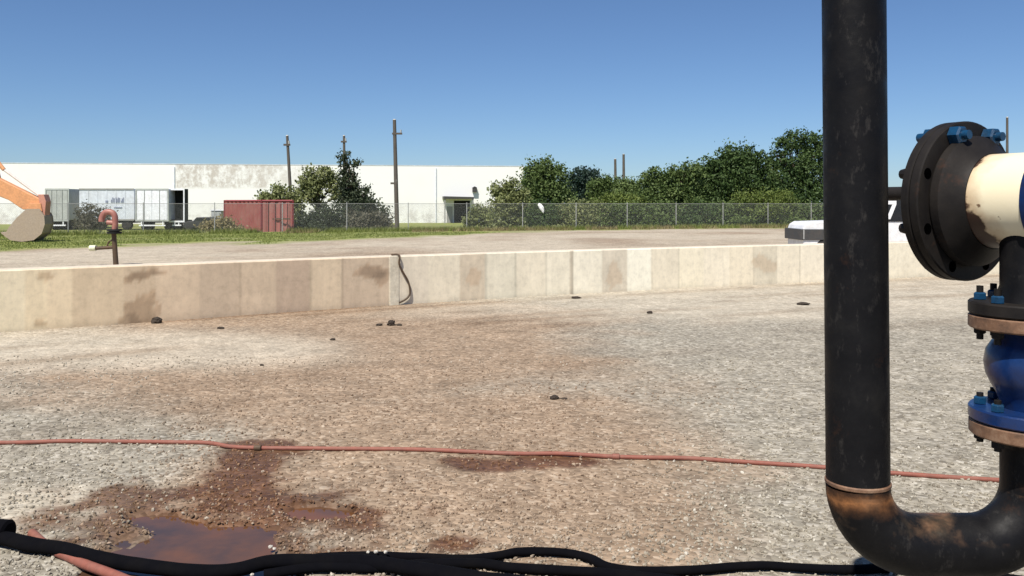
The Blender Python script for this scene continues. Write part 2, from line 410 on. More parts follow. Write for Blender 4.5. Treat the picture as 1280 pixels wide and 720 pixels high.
def pudkeep(x, y):
    px = 640+x/y*F; py = HY+H*F/y
    e = lambda cx, cy, rx, ry: 1-np.sqrt(((px-cx)/rx)**2+((py-cy)/ry)**2)
    m = np.maximum.reduce([e(240, 682, 112, 33), e(215, 655, 54, 19), e(400, 638, 46, 12), e(215, 722, 140, 20), e(300, 695, 60, 14)])
    return ss(-.12, .3, m+(vn(x, y, 4.5, 4)-.5)) < .25+.3*RNG.random(len(x))*0
ST = stone_mat()
def keepd(x, y):
    px = 640+x/y*F; py = HY+H*F/y
    d = .75+1.3*(vn(x, y, 1.0, 3)-.5)
    return pudkeep(x, y) & (RNG.random(len(x)) < d)
g = stones('gravel', 46000, 3.3, 10.5, .005, .0155, keepd, ST)
tag(g, 'loose grey and tan gravel stones covering the yard floor', 'gravel', kind='stuff')

# ------------------------------------------------------------ concrete wall
wpx = [(-900, 520), (-500, 462), (-250, 437), (0, 415), (100, 408.5), (200, 402), (300, 394.5), (400, 387.5), (490, 381.5), (600, 374.5), (700, 368.5), (850, 360.5), (1030, 352), (1150, 346.5), (1300, 340), (1500, 332)]
wp = [G(a, b) for a, b in wpx]
def resample(pts, step):
    out = [pts[0].copy()]; 
    for a, b in zip(pts, pts[1:]):
        n = max(1, int((b-a).length/step))
        for i in range(1, n+1): out.append(a.lerp(b, i/n))
    return out
wl = resample(wp, .04)
wl = [Vector(np.mean([wl[max(0, min(len(wl)-1, i+j))] for j in range(-21, 22)], axis=0)) for i in range(len(wl))]
WH = .875; WT = .32
rows = 18
patches = [(-900,-30,(.55,.48,.34)),(-30,32,(.50,.45,.32)),(32,60,(.46,.39,.26)),(60,90,(.44,.36,.24)),(90,155,(.33,.255,.165)),(155,195,(.29,.215,.14)),(195,215,(.38,.29,.2)),(215,250,(.36,.275,.19)),(250,300,(.29,.22,.155)),(300,345,(.345,.265,.185)),(345,388,(.235,.165,.12)),(388,428,(.38,.305,.21)),(428,487,(.28,.215,.155)),(487,500,(.62,.57,.44)),(500,535,(.53,.47,.36)),(535,575,(.58,.52,.39)),(575,607,(.46,.38,.27)),(607,645,(.56,.52,.40)),(645,682,(.60,.54,.41)),(682,712,(.63,.58,.45)),(712,716,(.35,.30,.22)),(716,752,(.64,.60,.48)),(752,784,(.45,.40,.31)),(784,815,(.70,.67,.55)),(815,848,(.61,.55,.42)),(848,880,(.66,.60,.45)),(880,912,(.64,.58,.45)),(912,942,(.62,.55,.41)),(942,970,(.50,.45,.34)),(970,1000,(.62,.56,.43)),(1000,1050,(.66,.60,.47)),(1050,3000,(.62,.57,.44))]
V = []; Cc = []; n = len(wl)
def nrm(i):
    d = (wl[min(i+1, n-1)]-wl[max(i-1, 0)]).normalized(); return Vector((d.y, -d.x, 0))
prof = [(0, -.15+(WH+.13)*j/rows) for j in range(rows+1)]+[(.02, WH), (WT-.02, WH), (WT, WH-.02), (WT, -.15)]
m = len(prof)
xs_ = np.array([p.x for p in wl]); ys_ = np.array([p.y for p in wl]); wpxs = 640+xs_/ys_*F
for i, p in enumerate(wl):
    N = nrm(i); px = wpxs[i]
    c = next((c for a, b, c in patches if a <= px+ (0) < b), patches[-1][2])
    bd = min(abs(px-a) for a, b, _ in patches)
    for j, (t, z) in enumerate(prof):
        V.append((p.x-N.x*t, p.y-N.y*t, z))
        cc = (np.array(c)*.98+np.array((.56, .48, .365))*.56)*np.array((1.0, .985, .96)) if px < 487 else np.minimum(np.array(c)*.9+np.array((.66, .605, .50))*.36, .86)
        py = HY+(H-z)*F/p.y
        if j >= rows+1: cc = np.array((.58, .51, .41))
        else:
            k = .93+.14*vn([i*.08], [z*4], 1, 4)[0]; cc = cc*k
            if bd < .8: cc = cc*(.8 if vn([c[0]*77], [px*.05], 1, 1)[0] > .35 else .92)
            st = lambda cx, cy, rx, ry, am: 1-am*float(ss(-.25, .3, np.array([1-math.hypot((px-cx)/rx, (py-cy)/ry)+(vn([px*.12], [py*.12], 1, 3)[0]-.5)*1.1]))[0])
            s_ = 1
            s_ *= st(178+(345-py)*1.6, 345, 16, 8, .45)*st(176, 390, 22, 22, .3)*st(466, 340, 20, 8, .4)*st(476, 348, 10, 9, .3)
            s_ *= st(55, 346, 10, 5, .3)*st(592, 345, 12, 12, .12)*st(955, 330, 14, 12, .15)*st(767, 345, 12, 18, .12)
            s_ *= st(50, 405, 8, 5, .3)*st(165, 402, 14, 8, .3)
            cc = cc*s_*(np.array((1, .93, .88)) if s_ < .9 else 1)
            # splash dirt at the foot
            fz = float(ss(.16, .0, np.array([z+.09*vn([i*.06], [3.3], 1, 3)[0]]))[0]); cc = cc*(1-.22*fz)
        Cc.append((*cc, 1))
V = np.array(V); ii = np.arange(n*m).reshape(n, m)
Fc = np.stack([ii[:-1, :-1].ravel(), ii[1:, :-1].ravel(), ii[1:, 1:].ravel(), ii[:-1, 1:].ravel()], 1)
def wall_mat():
    k = MT('patched_concrete', .85, 0, .25)
    c = k.mix(1, k.attr('tone', 'Color'), k.ramp(k.noise(9, 7, .7), [(.25, .82), (.5, 1.), (.8, 1.12)]), 'MULTIPLY')
    st = k.noise(6, 6, .7, k.scale(k.co, (1, 1, .15)))
    c = k.mix(1, c, k.ramp(st, [(.3, .9), (.7, 1.06)]), 'MULTIPLY')
    k.col(c); k.bump(k.noise(35, 5, .65), .3, .006); return k.m
w = fast('concrete_wall', V, Fc, wall_mat(), attrs=dict(tone=np.array(Cc)), smooth=False)
tag(w, 'long low curving concrete wall patched in tan and cream panels', 'wall')
# buttress strip + dark cable hanging over the wall
def wall_at(px):
    i = int(np.argmin(np.abs(wpxs-px))); return i, wl[i], nrm(i)
i, p, N = wall_at(493)
mb = MB(); d = Vector((-N.y, N.x, 0))
q = lambda a, b, z: (p.x+d.x*a+N.x*b, p.y+d.y*a+N.y*b, z)
vs = [q(-.09, -.02, -.1), q(.09, -.02, -.1), q(.09, .012, -.1), q(-.09, .012, -.1), q(-.09, -.02, WH-.004), q(.09, -.02, WH-.004), q(.09, .010, WH-.004), q(-.09, .010, WH-.004)]
mb.add(vs, [(0,1,2,3),(7,6,5,4),(0,4,5,1),(1,5,6,2),(2,6,7,3),(3,7,4,0)])
o = mb.build('joint_strip', paint('pale_plaster', (.64, .585, .46), .85), bevel=.006); o.parent = w
cab = []
for (cx, cy) in [(494, 315), (497, 319), (499, 330), (502, 341), (508, 350), (512, 359), (511, 368), (505, 374), (499, 378)]:
    i, p, N = wall_at(cx); z = H-(cy-HY)*p.y/F
    cab.append(Vector((p.x+N.x*.035, p.y+N.y*.035, max(.03, min(z, WH+.02)))))
cab[0] = cab[0]-nrm(wall_at(494)[0])*.15; cab[0].z = WH+.018
cab[1].z = WH+.01
def smooth_path(pts, k=6):
    pts = [Vector(p) for p in pts]; out = []
    for i in range(len(pts)-1):
        p0 = pts[max(i-1, 0)]; p1 = pts[i]; p2 = pts[i+1]; p3 = pts[min(i+2, len(pts)-1)]
        for j in range(k):
            t = j/k; out.append(.5*((2*p1)+(p2-p0)*t+(2*p0-5*p1+4*p2-p3)*t*t+(3*p1-p0-3*p2+p3)*t**3))
    out.append(pts[-1]); return out
o = MB().tube(smooth_path(cab), .017, 8).build('hanging_cable', M['rustpost'])
tag(o, 'thin brown cable hanging in a curl down the wall face', 'cable')
# ------------------------------------------------------------ foreground pipework
HZ = 1.81; DX = Vector((.485, -.875, 0)).normalized(); LEG = Vector((1.720, 2.92, 0)); LP = Vector((1.139, 2.92, 0))
man = thing('pipe_manifold', 'black U shaped steel pipework with blue valve and flanged cream header pipe', 'pipework', (LEG.x, LEG.y, 0))
OFF = -Vector((LEG.x, LEG.y, 0))
def mp(o): o.location = Vector(o.location)+OFF; return o
r = .1
mp(MB().lathe([(0, r), (1.73, r)], (LP.x, LP.y, .89), (-.0085, 0, 1), n=48).build('riser_pipe', M['steel'], man))
o = mp(MB().lathe([(2.56, r), (2.565, r+.012), (2.61, r+.012), (2.615, r)], (LP.x-.015, LP.y, 0), n=40).build('top_coupling', M['flange'], man))
o = mp(MB().lathe([(.878, r), (.881, r+.0035), (.889, r+.004), (.893, r)], (LP.x, LP.y, 0), n=40).build('weld_bead', M['rustrim'], man))
zb = .677; RB = .2; pts = []
for k in range(13):
    a = PI/2*k/12; pts.append((LP.x+RB-RB*math.cos(a), LP.y, zb+RB-RB*math.sin(a)))
for k in range(13):
    a = PI/2*(1-k/12); pts.append((LEG.x-RB+RB*math.cos(a), LEG.y, zb+RB-RB*math.sin(a)))
pts.append((LEG.x, LEG.y, 1.0))
mp(MB().tube(pts, r+.001, 48).build('u_bend', M['steel'], man))
# flanges
def flange(z0, z1, R_, mat, name):
    b = .005; return mp(MB().lathe([(z0, R_-b), (z0+b, R_), (z1-b, R_), (z1, R_-b)], (LEG.x, LEG.y, 0), n=56).build(name, mat, man))
fu = flange(1.435, 1.478, .195, M['flange'], 'pipe_flange')
fl = flange(1.036, 1.082, .193, M['rustrim'], 'pipe_flange')
mp(MB().lathe([(1.0, r+.001), (1.036, .115)], (LEG.x, LEG.y, 0), n=40).build('flange_neck', M['steel'], man))
mp(MB().lathe([(1.478, .118), (1.53, r+.001), (1.70, r+.001)], (LEG.x, LEG.y, 0), n=40).build('branch_pipe', M['steel'], man))
# valve
va = MB().lathe([(1.128, .1), (1.15, .103), (1.175, .112), (1.2, .127), (1.235, .143), (1.275, .149), (1.315, .143), (1.345, .124), (1.362, .108), (1.388, .1)], (0, 0, 0), n=56).build('blue_valve', M['blue'], man)
va.location = (0, 0, 0)
MB().lathe([(1.388, .19), (1.393, .195), (1.428, .195), (1.432, .19)], n=56).build('valve_flange', M['rustrim'], va)
MB().lathe([(1.086, .19), (1.091, .195), (1.123, .195), (1.128, .19)], n=56).build('valve_flange', M['blue'], va)
b = MB(); b.tube([(-.02, -.145, 1.275), (-.02, -.17, 1.275)], .028, 6)
for zz in (1.31, 1.25): b.box((.01, -.152, zz), (.09, -.135, zz+.012))
b.build('body_boss', M['blue'], va, bevel=.003)
for a in [k*45+22.5-3 for k in range(8)]:
    x = .158*math.cos(R(a)); y = .158*math.sin(R(a))
    for (z0, z1, nz) in ((1.345, 1.525, (1.366, 1.480)), (1.0, 1.165, (1.012, 1.130))):
        b = MB(); b.lathe([(z0, .011), (z1, .011)], (x, y, 0), n=12)
        b.lathe([(nz[0]-.002, .016), (nz[0]+.002, .021), (nz[0]+.021, .021)], (x, y, 0), n=6, smooth=False)
        b.cur = 1
        b.lathe([(nz[1], .021), (nz[1]+.019, .021), (nz[1]+.023, .016)], (x, y, 0), n=6, smooth=False)
        o = b.build('bolt', [M['flange'], M['bluebolt']], man)
# header: axis along DX, built in a local frame whose x is the axis
hd = MB().lathe([(.0, .162), (.75, .162)], ax=(1, 0, 0), n=64).build('header_pipe', M['cream'], man)
HO = Vector((LEG.x+.018, LEG.y, HZ))-DX*.245
rz = math.atan2(DX.y, DX.x)
def hplace(o): o.location = HO+OFF; o.rotation_euler = (0, 0, rz); return o
hplace(hd)
hub = hplace(MB().lathe([(.0, .225), (.008, .23), (.035, .228), (.055, .205), (.075, .178), (.092, .166)], ax=(1, 0, 0), n=64).build('flange_hub', M['flange'], man))
RF = .283
ff = hplace(MB().lathe([(-.036, RF-.004), (-.032, RF), (-.006, RF), (-.002, RF-.005)], ax=(1, 0, 0), n=72).build('weld_neck_flange', M['flange'], man))
bf = hplace(MB().lathe([(-.070, RF-.006), (-.066, RF), (-.043, RF), (-.039, RF-.005)], ax=(1, 0, 0), n=72).build('blind_flange', M['flange'], man))
def ring_pt(a, rr, t): return Vector((t, -math.sin(a)*rr, math.cos(a)*rr))
for k in range(8):
    a = R(k*45+22.5); p = ring_pt(a, .247, 0)
    if k in (0, 7, 6):
        b = MB(); b.lathe([(-.135, .016), (.062, .016)], (0, p.y, p.z), (1, 0, 0), n=12)
        b.lathe([(-.0, .034), (.034, .034), (.04, .027)], (0, p.y, p.z), (1, 0, 0), n=6, smooth=False)
        b.lathe([(-.103, .027), (-.098, .032), (-.0705, .032)], (0, p.y, p.z), (1, 0, 0), n=6, smooth=False)
        hplace(b.build('stud_bolt', M['bluebolt'] if k != 3 else M['rustrim'], man))
    else:
        hplace(MB().lathe([(-.069, .019), (-.001, .019)], (0, p.y, p.z), (1, 0, 0), n=16).build('bolt_hole', M['hole'], man))
        hplace(MB().lathe([(-.105, .016), (-.0702, .024)], (0, p.y, p.z), (1, 0, 0), n=10).build('stud_bolt', M['flange'], man))
hplace(MB().lathe([(-.42, .024), (-.40, .026), (-.071, .026)], (0, 0, .03), (1, 0, 0), n=20).build('drain_nipple', M['flange'], man))
hplace(MB().lathe([(-.0397, RF-.03), (-.0362, RF-.03)], ax=(1, 0, 0), n=60).build('gasket', M['hole'], man))
# blue coupling on the header and far end (right of the frame)
hplace(MB().lathe([(.275, .163), (.279, .17), (.40, .18), (.41, .25), (.45, .25), (.46, .18), (.62, .18), (.63, .27), (.68, .27)], ax=(1, 0, 0), n=64).build('blue_coupling', M['blue'], man))
hplace(MB().lathe([(.684, .27), (.73, .27)], ax=(1, 0, 0), n=64).build('end_flange', M['flange'], man))
e = HO+DX*.6
b = MB(); b.box((e.x-.14, e.y-.14, 0), (e.x+.14, e.y+.14, .02)); b.lathe([(.02, .045), (1.5, .045)], (e.x, e.y, 0), n=16); b.box((e.x-.12, e.y-.12, 1.5), (e.x+.12, e.y+.12, 1.62))
mp(b.build('pipe_stand', M['darkgrey'], man))

# ------------------------------------------------------------ hoses
def gp(px, py, rad):
    v = G(px, py, 0); v.z = gz(v.x, v.y)+rad*.92; return v
rp = [(-420, 560), (-200, 553), (0, 552.5), (80, 551), (150, 551.5), (220, 552), (262, 553), (300, 558), (400, 560), (520, 562), (640, 567), (700, 569), (760, 570), (810, 571), (860, 572), (940, 578), (1035, 585), (1120, 592), (1250, 598.5), (1400, 604), (1600, 610)]
o = MB().tube(smooth_path([gp(a, b+3+random.uniform(-.4, .4), .016) for a, b in rp], 8), .016, 12).build('air_hose', M['redhose'])
tag(o, 'long thin red hose stretched across the whole gravel yard', 'hose')
for k, px in enumerate((318, 765)):
    a = gp(px, 562 if k == 0 else 573.5, .019); b2 = gp(px+14, 562.5 if k == 0 else 573.8, .019)
    c = MB().lathe([(0, .017), (.004, .021), (.05, .021), (.054, .017)], a, (b2-a)).build('hose_coupling', M['redhose'] if k else M['rustpost']); c.parent = o
rp = [(40, 672), (62, 690), (85, 700), (108, 711), (140, 724), (190, 745), (260, 775)]
o = MB().tube(smooth_path([gp(a, b, .024) for a, b in rp], 8), .024, 12).build('air_hose', M['redhose'])
tag(o, 'short end of pinkish red hose poking out under the black hose', 'hose')
def hose(name, pts, rad, label, flat=1.0):
    out = []
    for px, py in pts:
        v = G(px, py, 0); v.z = gz(v.x, v.y)+rad*flat*.95
        if pud_at(px, py): v.z = max(v.z-.01, -.0+rad*.3)
        out.append(v)
    sp = smooth_path(out, 8); flat = .78; rr_ = [rad*(.86+.3*float(vn([q_.x*4], [rad*90], 1, 3)[0])) for q_ in sp]
    o = MB().tube(sp, rr_, 16, flat).build(name, M['blackhose']); tag(o, label, 'hose'); return o
def pud_at(px, py): return 140 < px < 340
h1 = hose('suction_hose', [(-500, 652), (-250, 664), (-60, 681), (0, 683), (40, 691), (80, 695), (110, 704), (150, 709), (200, 717), (250, 723), (295, 721), (340, 712), (400, 712), (460, 713), (520, 722), (600, 735), (700, 742), (820, 745), (980, 742), (1150, 748), (1400, 760)], .043, 'thick black rubber hose crossing the muddy puddle in front')
cp = [G(-40, 676), G(12, 679)]
b = MB(); a, c = Vector((cp[0].x, cp[0].y, .06)), Vector((cp[1].x, cp[1].y, .055))
L_ = (c-a).length; b.lathe([(0, .05), (.01, .066), (L_*.45, .066), (L_*.47, .056), (L_*.55, .056), (L_*.57, .066), (L_-.01, .066), (L_, .05)], a, c-a)
o = b.build('hose_coupling', M['blackhose']); o.parent = h1
hose('black_hose', [(360, 712), (400, 702), (450, 700), (520, 702), (580, 705), (620, 702), (650, 697), (700, 697), (735, 704), (760, 716), (800, 720), (860, 719), (920, 713), (960, 712), (1010, 717), (1060, 719), (1120, 718), (1200, 722), (1300, 735)], .026, 'thinner black hose looping up at the bottom of the frame')
hose('black_hose', [(330, 722), (400, 716), (470, 716), (540, 712), (600, 713), (640, 717), (700, 722), (760, 726), (850, 735), (960, 748)], .03, 'middle black hose lying against the thick hose below the wet patch')
PEB = paint('pale_pebble', (.5, .47, .41), .8)
for k, (px, py) in enumerate([(460, 691), (470, 690.5), (482, 691.5), (338, 681), (343, 684), (315, 716)]):
    s = random.uniform(.009, .013); v = G(px, py+14 if k < 3 else py+5, 0); v.z = gz(v.x, v.y)+(.062 if k < 3 else .012)
    bm = bmesh.new(); bmesh.ops.create_icosphere(bm, subdivisions=2, radius=s)
    for q_ in bm.verts: q_.co *= random.uniform(.8, 1.15); q_.co.z *= .8
    me = bpy.data.meshes.new('pebble'); bm.to_mesh(me); bm.free(); me.materials.append(PEB)
    o = bpy.data.objects.new('pebble', me); C.objects.link(o); o.location = v
    tag(o, ['leftmost of three white pebbles in a row on the black hoses', 'middle of three white pebbles in a row on the black hoses', 'rightmost of three white pebbles in a row on the black hoses', 'upper left pebble of the white pair at the right puddle edge', 'lower right pebble of the white pair at the right puddle edge', 'white pebble on the near side of the thick black hose'][k], 'pebble', 'white pebbles by the black hoses')

# debris on the yard
def clod(px, py, w_, h_, label, name='dirt_clod', cat='clod', mat='clod', tail=False):
    v = G(px, py); w_ *= .85; h_ *= .75; sc = F/v.y; wx = w_/sc/2; hz = h_/sc
    bm = bmesh.new(); bmesh.ops.create_icosphere(bm, subdivisions=3, radius=1)
    for q_ in bm.verts:
        n_ = 1+.35*(vn([q_.co.x*2+px], [q_.co.y*2+q_.co.z*3], 1, 3)[0]-.5)*2
        q_.co = Vector((q_.co.x*wx*n_, q_.co.y*wx*.8*n_, q_.co.z*hz*.6*n_+hz*.35))
    if tail:
        r_ = bmesh.ops.create_icosphere(bm, subdivisions=2, radius=1)
        for q_ in r_['verts']: q_.co = Vector((q_.co.x*wx*.8+wx*2.2, q_.co.y*wx*.5, q_.co.z*hz*.25+hz*.1))
        r_ = bmesh.ops.create_cone(bm, cap_ends=True, segments=6, radius1=hz*.12, radius2=hz*.06, depth=wx*2.6)
        for q_ in r_['verts']: q_.co = Vector((q_.co.z+wx*1.4, q_.co.y, q_.co.x+hz*.15))
    me = bpy.data.meshes.new(name); bm.to_mesh(me); bm.free(); me.materials.append(M[mat])
    o = bpy.data.objects.new(name, me); C.objects.link(o); o.location = (v.x, v.y, gz(v.x, v.y)); return tag(o, label, cat)
clod(693, 499, 13, 8, 'dark clod with a twig in the middle of the open gravel', tail=True)
clod(489, 407, 11, 10, 'dark upright lump of mud on the gravel near the wall joint', tail=True)
clod(474, 407, 10, 4, 'flat brown scrap beside the dark mud lump by the wall', 'debris_scrap', 'debris')
clod(1004, 381, 18, 5, 'flat dark scrap on the gravel just left of the tall pipe', 'debris_scrap', 'debris')
clod(812, 392, 8, 5, 'small dark lump on the gravel right of the wall middle', )
clod(720, 373, 14, 4, 'long brown scrap at the foot of the wall middle', 'debris_scrap', 'debris')
clod(196, 404, 15, 11, 'dark green weed lump against the foot of the stained wall', 'weed_lump', 'weed')
clod(276, 411, 10, 4, 'small flat stone lump below the left wall', 'dirt_clod')
clod(416, 425, 8, 4, 'tiny brown clod on the bare dirt below the patched wall')
clod(327, 457, 6, 3, 'lone tiny clod in the left middle of the yard')

# ------------------------------------------------------------ standpipe beyond the wall
st = thing('standpipe', 'rusty standpipe with red gooseneck top and side outlet behind wall', 'standpipe', (G(144, 332).x, G(144, 332).y, 0))
sc = F/st.location.y
zp = lambda py: H-(py-HY)/sc
xo = lambda px: (px-144)/sc
MB().tube([(xo(145), 0, 0), (xo(143.5), 0, zp(309)), (xo(142), 0, zp(290))], [.075, .07, .065], 16).build('post', M['rustpost'], st)
b = MB(); b.lathe([(zp(292), .2), (zp(289.6), .21), (zp(289.4), .14), (zp(289), .14), (zp(288.6), .21), (zp(286.4), .2)], (xo(143), 0, 0), n=20); b.build('flange', M['black'], st)
pts = [(xo(143.5), 0, zp(287)), (xo(144), 0, zp(278)), (xo(143), 0, zp(269)), (xo(138), 0, zp(265)), (xo(131), 0, zp(266)), (xo(127.5), 0, zp(272)), (xo(127), 0, zp(277))]
MB().tube(smooth_path(pts, 5), [.085]*37, 14).build('gooseneck', M['redpaint'], st)
MB().tube([(xo(134), 0, zp(278)), (xo(144), 0, zp(279))], .07, 12).build('cross_brace', M['redpaint'], st)
MB().tube([(xo(142), 0, zp(309)), (xo(119), 0, zp(310.5))], .05, 12).build('side_outlet', M['rustpost'], st)
MB().tube([(xo(120), 0, zp(310)), (xo(112.5), 0, zp(310))], .085, 14).build('outlet_cap', paint('pale_cap', (.7, .72, .5), .4), st)
MB().tube([(xo(133), 0, zp(310)), (xo(136), 0, zp(302)), (xo(141), 0, zp(300))], .025, 8).build('lever', M['rustpost'], st)

# ------------------------------------------------------------ chain link fence
def mesh_mat():
    k = MT('chain_link_wire', .5)
    k.col((.26, .27, .25))
    s = k.sep(k.co); u = k.math('ADD', s[0], s[2]); v = k.math('SUBTRACT', s[0], s[2])
    def ln(a):
        f = k.math('ABSOLUTE', k.math('SUBTRACT', k.math('FRACT', k.math('MULTIPLY', a, 10.)), .5)); return k.math('LESS_THAN', f, .036)
    f = k.math('MAXIMUM', ln(u), ln(v))
    tr = k.n('ShaderNodeBsdfTransparent'); mx = k.n('ShaderNodeMixShader')
    k.L(f, mx.inputs[0]); k.L(tr.outputs[0], mx.inputs[1]); k.L(k.b.outputs[0], mx.inputs[2]); k.L(mx.outputs[0], k.t.nodes['Material Output'].inputs[0])
    return k.m
x0, x1 = -46., 58.
Lf = math.hypot(x1-x0, FS*(x1-x0)); rzf = math.atan(FS)
fe = thing('chain_link_fence', 'long grey chain link fence in front of the trees and trailers', 'fence', (x0, fence_y(x0), 0), rzf)
MB().add([(0, 0, .03), (Lf, 0, .03), (Lf, 0, 1.8), (0, 0, 1.8)], [(0, 1, 2, 3)]).build('wire_mesh', mesh_mat(), fe)
MB().tube([(0, .03, 1.82), (Lf, .03, 1.82)], .014, 8).build('top_rail', M['grey'], fe)
s_ = 1.2
while s_ < Lf:
    k_ = 1.0
    o = MB().lathe([(-.2, .028), (1.86, .028), (1.9, .018)], (0, 0, 0), n=10).build('post', M['galv'], fe); o.location = (s_, .06, 0)
    s_ += 4.05

# ------------------------------------------------------------ warehouse
def wh_mat(za, zb):
    k = MT('white_block_wall', .8, 0, .2)
    s = k.sep(k.co)
    xs0 = s[0]; zs = s[2]
    n_ = k.noise(.8, 8, .78, k.scale(k.co, (1, 1, .7)))
    zone = k.math('MULTIPLY', k.ramp(k.math('DIVIDE', xs0, 100.), [(za, 0.), (za+.003, 1.), (za+(zb-za)*.55, .9), (zb, 0.)]), k.ramp(k.math('DIVIDE', zs, 10.), [(.46, 0.), (.5, 1.)]))
    pe = k.math('MULTIPLY', zone, k.ramp(n_, [(.42, .0), (.56, .85)]))
    low = k.math('MULTIPLY', k.ramp(k.math('DIVIDE', zs, 10.), [(.12, 1.), (.3, 0.)]), k.ramp(k.noise(.8, 6, .7), [(.45, 0.), (.6, .5)]))
    c = k.mix(pe, (.84, .84, .82), (.47, .42, .37)); c = k.mix(low, c, (.4, .37, .34))
    c = k.mix(k.ramp(k.noise(.2, 5), [(.5, 0.), (.8, .12)]), c, (.6, .55, .5)); k.col(c); return k.m
A = P(-150, 255, 112); B = P(655, 255, 124); Bx = P(-150, 203, 112).z
dl = Vector((B.x-A.x, B.y-A.y, 0)); Lw = dl.length
wh = thing('warehouse', 'long white flat roofed warehouse with peeling paint across the background', 'building', (A.x, A.y, -.85), math.atan2(dl.y, dl.x))
HW = P(0, 204, 113.9).z+.85; HR = HW+.05
def whx(px):   # local x along facade for photo column px
    rx = (px-640)/F; t = (rx*A.y-A.x)/(dl.x-rx*dl.y); return t*Lw
b = MB(); b.box((-20, 0, -.5), (Lw, 40, HW)); wl_ = b.build('wall', wh_mat(whx(218)/100, whx(415)/100), wh)
b = MB(); b.box((-20.05, -.03, HW), (Lw+.05, .3, HW+.1)); b.build('parapet_cap', M['trailerwhite'], wh)
b = MB(); b.box((-19, .5, HW-.05), (Lw-.5, 39.5, HW+.05)); b.build('roof', M['grey'], wh)
for px in (218, 545):
    x = whx(px); b = MB(); b.box((x-.06, -.1, .0), (x+.06, -.003, HW-.3)); b.build('downspout', M['trailerwhite'], wh)
x = whx(218)
xa, xb = whx(553), whx(590)
b = MB(); b.prism([(0, 0), (xb-xa, 0), (xb-xa, .25), (0, .35)], -3, -.01); o = b.build('canopy', M['darkgrey'], wh); o.location = (xa, 0, 3.35)
for q_ in (.15, xb-xa-.15):
    b = MB(); b.box((q_-.08, -2.9, .0), (q_+.08, -2.74, 3.35)); o = b.build('canopy_post', M['grey'], wh); o.location = (xa, 0, 0)
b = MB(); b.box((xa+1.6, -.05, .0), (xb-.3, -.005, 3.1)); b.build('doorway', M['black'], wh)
b = MB(); b.box((xa+.6, -.06, .0), (xa+1.4, -.004, 2.3)); b.build('side_door', M['grey'], wh)
x = whx(593); b = MB(); b.box((x-.3, -.5, 4.3), (x+.3, -.01, 4.9)); b.prism([(x-.35, 4.9), (x+.35, 4.9), (x, 5.1)], -.55, -.01); b.build('wall_lamp', M['darkgrey'], wh, bevel=.03)

# ------------------------------------------------------------ trailers
def gT(px, z): x = (px-640)/F*z; return Vector((x, z, float(terrain(np.array([x]), np.array([z]))[0])))
def trailer(name, label, cat, px, z, w_, h_, dpt, rz, body, door, group=None, open_=False, wheels=True, rods=True, clr=1.0):
    g_ = gT(px, z); t = thing(name, label, cat, g_, rz, group)
    b = MB()
    if not open_: b.box((0, 0, clr), (w_, dpt, h_))
    else:
        b.box((0, 0, clr), (.1, dpt, h_)); b.box((w_-.1, 0, clr), (w_, dpt, h_)); b.box((.1, 0, h_-.12), (w_-.1, dpt, h_)); b.box((.1, 0, clr), (w_-.1, dpt, clr+.15)); b.box((.1, dpt-.1, clr+.15), (w_-.1, dpt, h_-.12))
    b.build('box_body', body, t, bevel=.03)
    b = MB(); b.box((-.04, -.06, h_-.14), (w_+.04, -.003, h_+.03)); b.box((-.04, -.06, clr-.12), (w_+.04, -.003, clr+.04))
    b.box((-.04, -.06, clr+.04), (.08, -.003, h_-.14)); b.box((w_-.08, -.06, clr+.04), (w_+.04, -.003, h_-.14)); b.build('rear_frame', M['trailergrey'] if not open_ else M['trailerbright'], t)
    if not open_:
        for k in range(2):
            xa_ = .1+k*(w_/2-.1)+.02; b = MB(); b.box((xa_, -.04, clr+.06), (xa_+w_/2-.16, -.003, h_-.17)); d_ = b.build('door', door, t)
            if rods:
                for u in (.5,):
                    xx = xa_+(w_/2-.16)*u; MB().tube([(xx, -.07, clr), (xx, -.07, h_-.1)], .03, 8).build('lock_rod', M['trailergrey'], d_)
    if wheels:
        for xx in (.15, w_-.75):
            for yy in (1.2, 2.5):
                b = MB(); b.lathe([(0, .35), (.05, .5), (.55, .5), (.6, .35)], (xx, yy, .5), (1, 0, 0), n=20); wq = b.build('wheel', M['rubber'], t)
        b = MB(); b.box((.3, -.03, .42), (w_-.3, .05, .55)); b.box((.5, -.03, .55), (.6, .05, clr)); b.box((w_-.6, -.03, .55), (w_-.5, .05, clr)); b.build('bumper', M['trailerbright'], t)
        b = MB(); b.box((.2, .3, .75), (w_-.2, dpt-.3, clr)); b.build('chassis', M['black'], t)
    return t
Zt = 88; hT = P(0, 236, Zt).z-gT(150, Zt).z
trailer('semi_trailer', 'dull grey trailer at far left behind the excavator bucket', 'trailer', 57, Zt, 2.3, hT, 12, 0, M['trailergrey'], M['trailergrey'], 'trailers parked in front of the warehouse')
# side-on trailer with lettering: we see its long side
g_ = gT(99, Zt+.3); Lb = (168-99)/F*Zt
t = thing('semi_trailer', 'pale blue grey trailer seen side-on with faded lettering on its side', 'trailer', g_, 0, 'trailers parked in front of the warehouse')
b = MB(); b.box((0, 0, 1.0), (Lb, 2.5, hT)); b.build('box_body', M['trailerwhite'], t, bevel=.03)
b = MB()
for k in range(1, 6): b.box((k*Lb/6-.03, -.03, 1.1), (k*Lb/6+.03, -.003, hT-.1))
b.build('side_ribs', M['trailerwhite'], t)
b = MB(); b.box((0, -.05, hT-.1), (Lb, -.003, hT+.04)); b.build('top_rail', M['grey'], t); b = MB(); b.box((0, -.05, .95), (Lb, -.003, 1.1)); b.build('bottom_rail', M['grey'], t)
for xx in (.9, 2.1, Lb-.8):
    b = MB(); b.lathe([(0, .35), (.05, .5), (.45, .5), (.5, .35)], (xx, .05, .5), (0, 1, 0), n=20); b.build('wheel', M['rubber'], t)
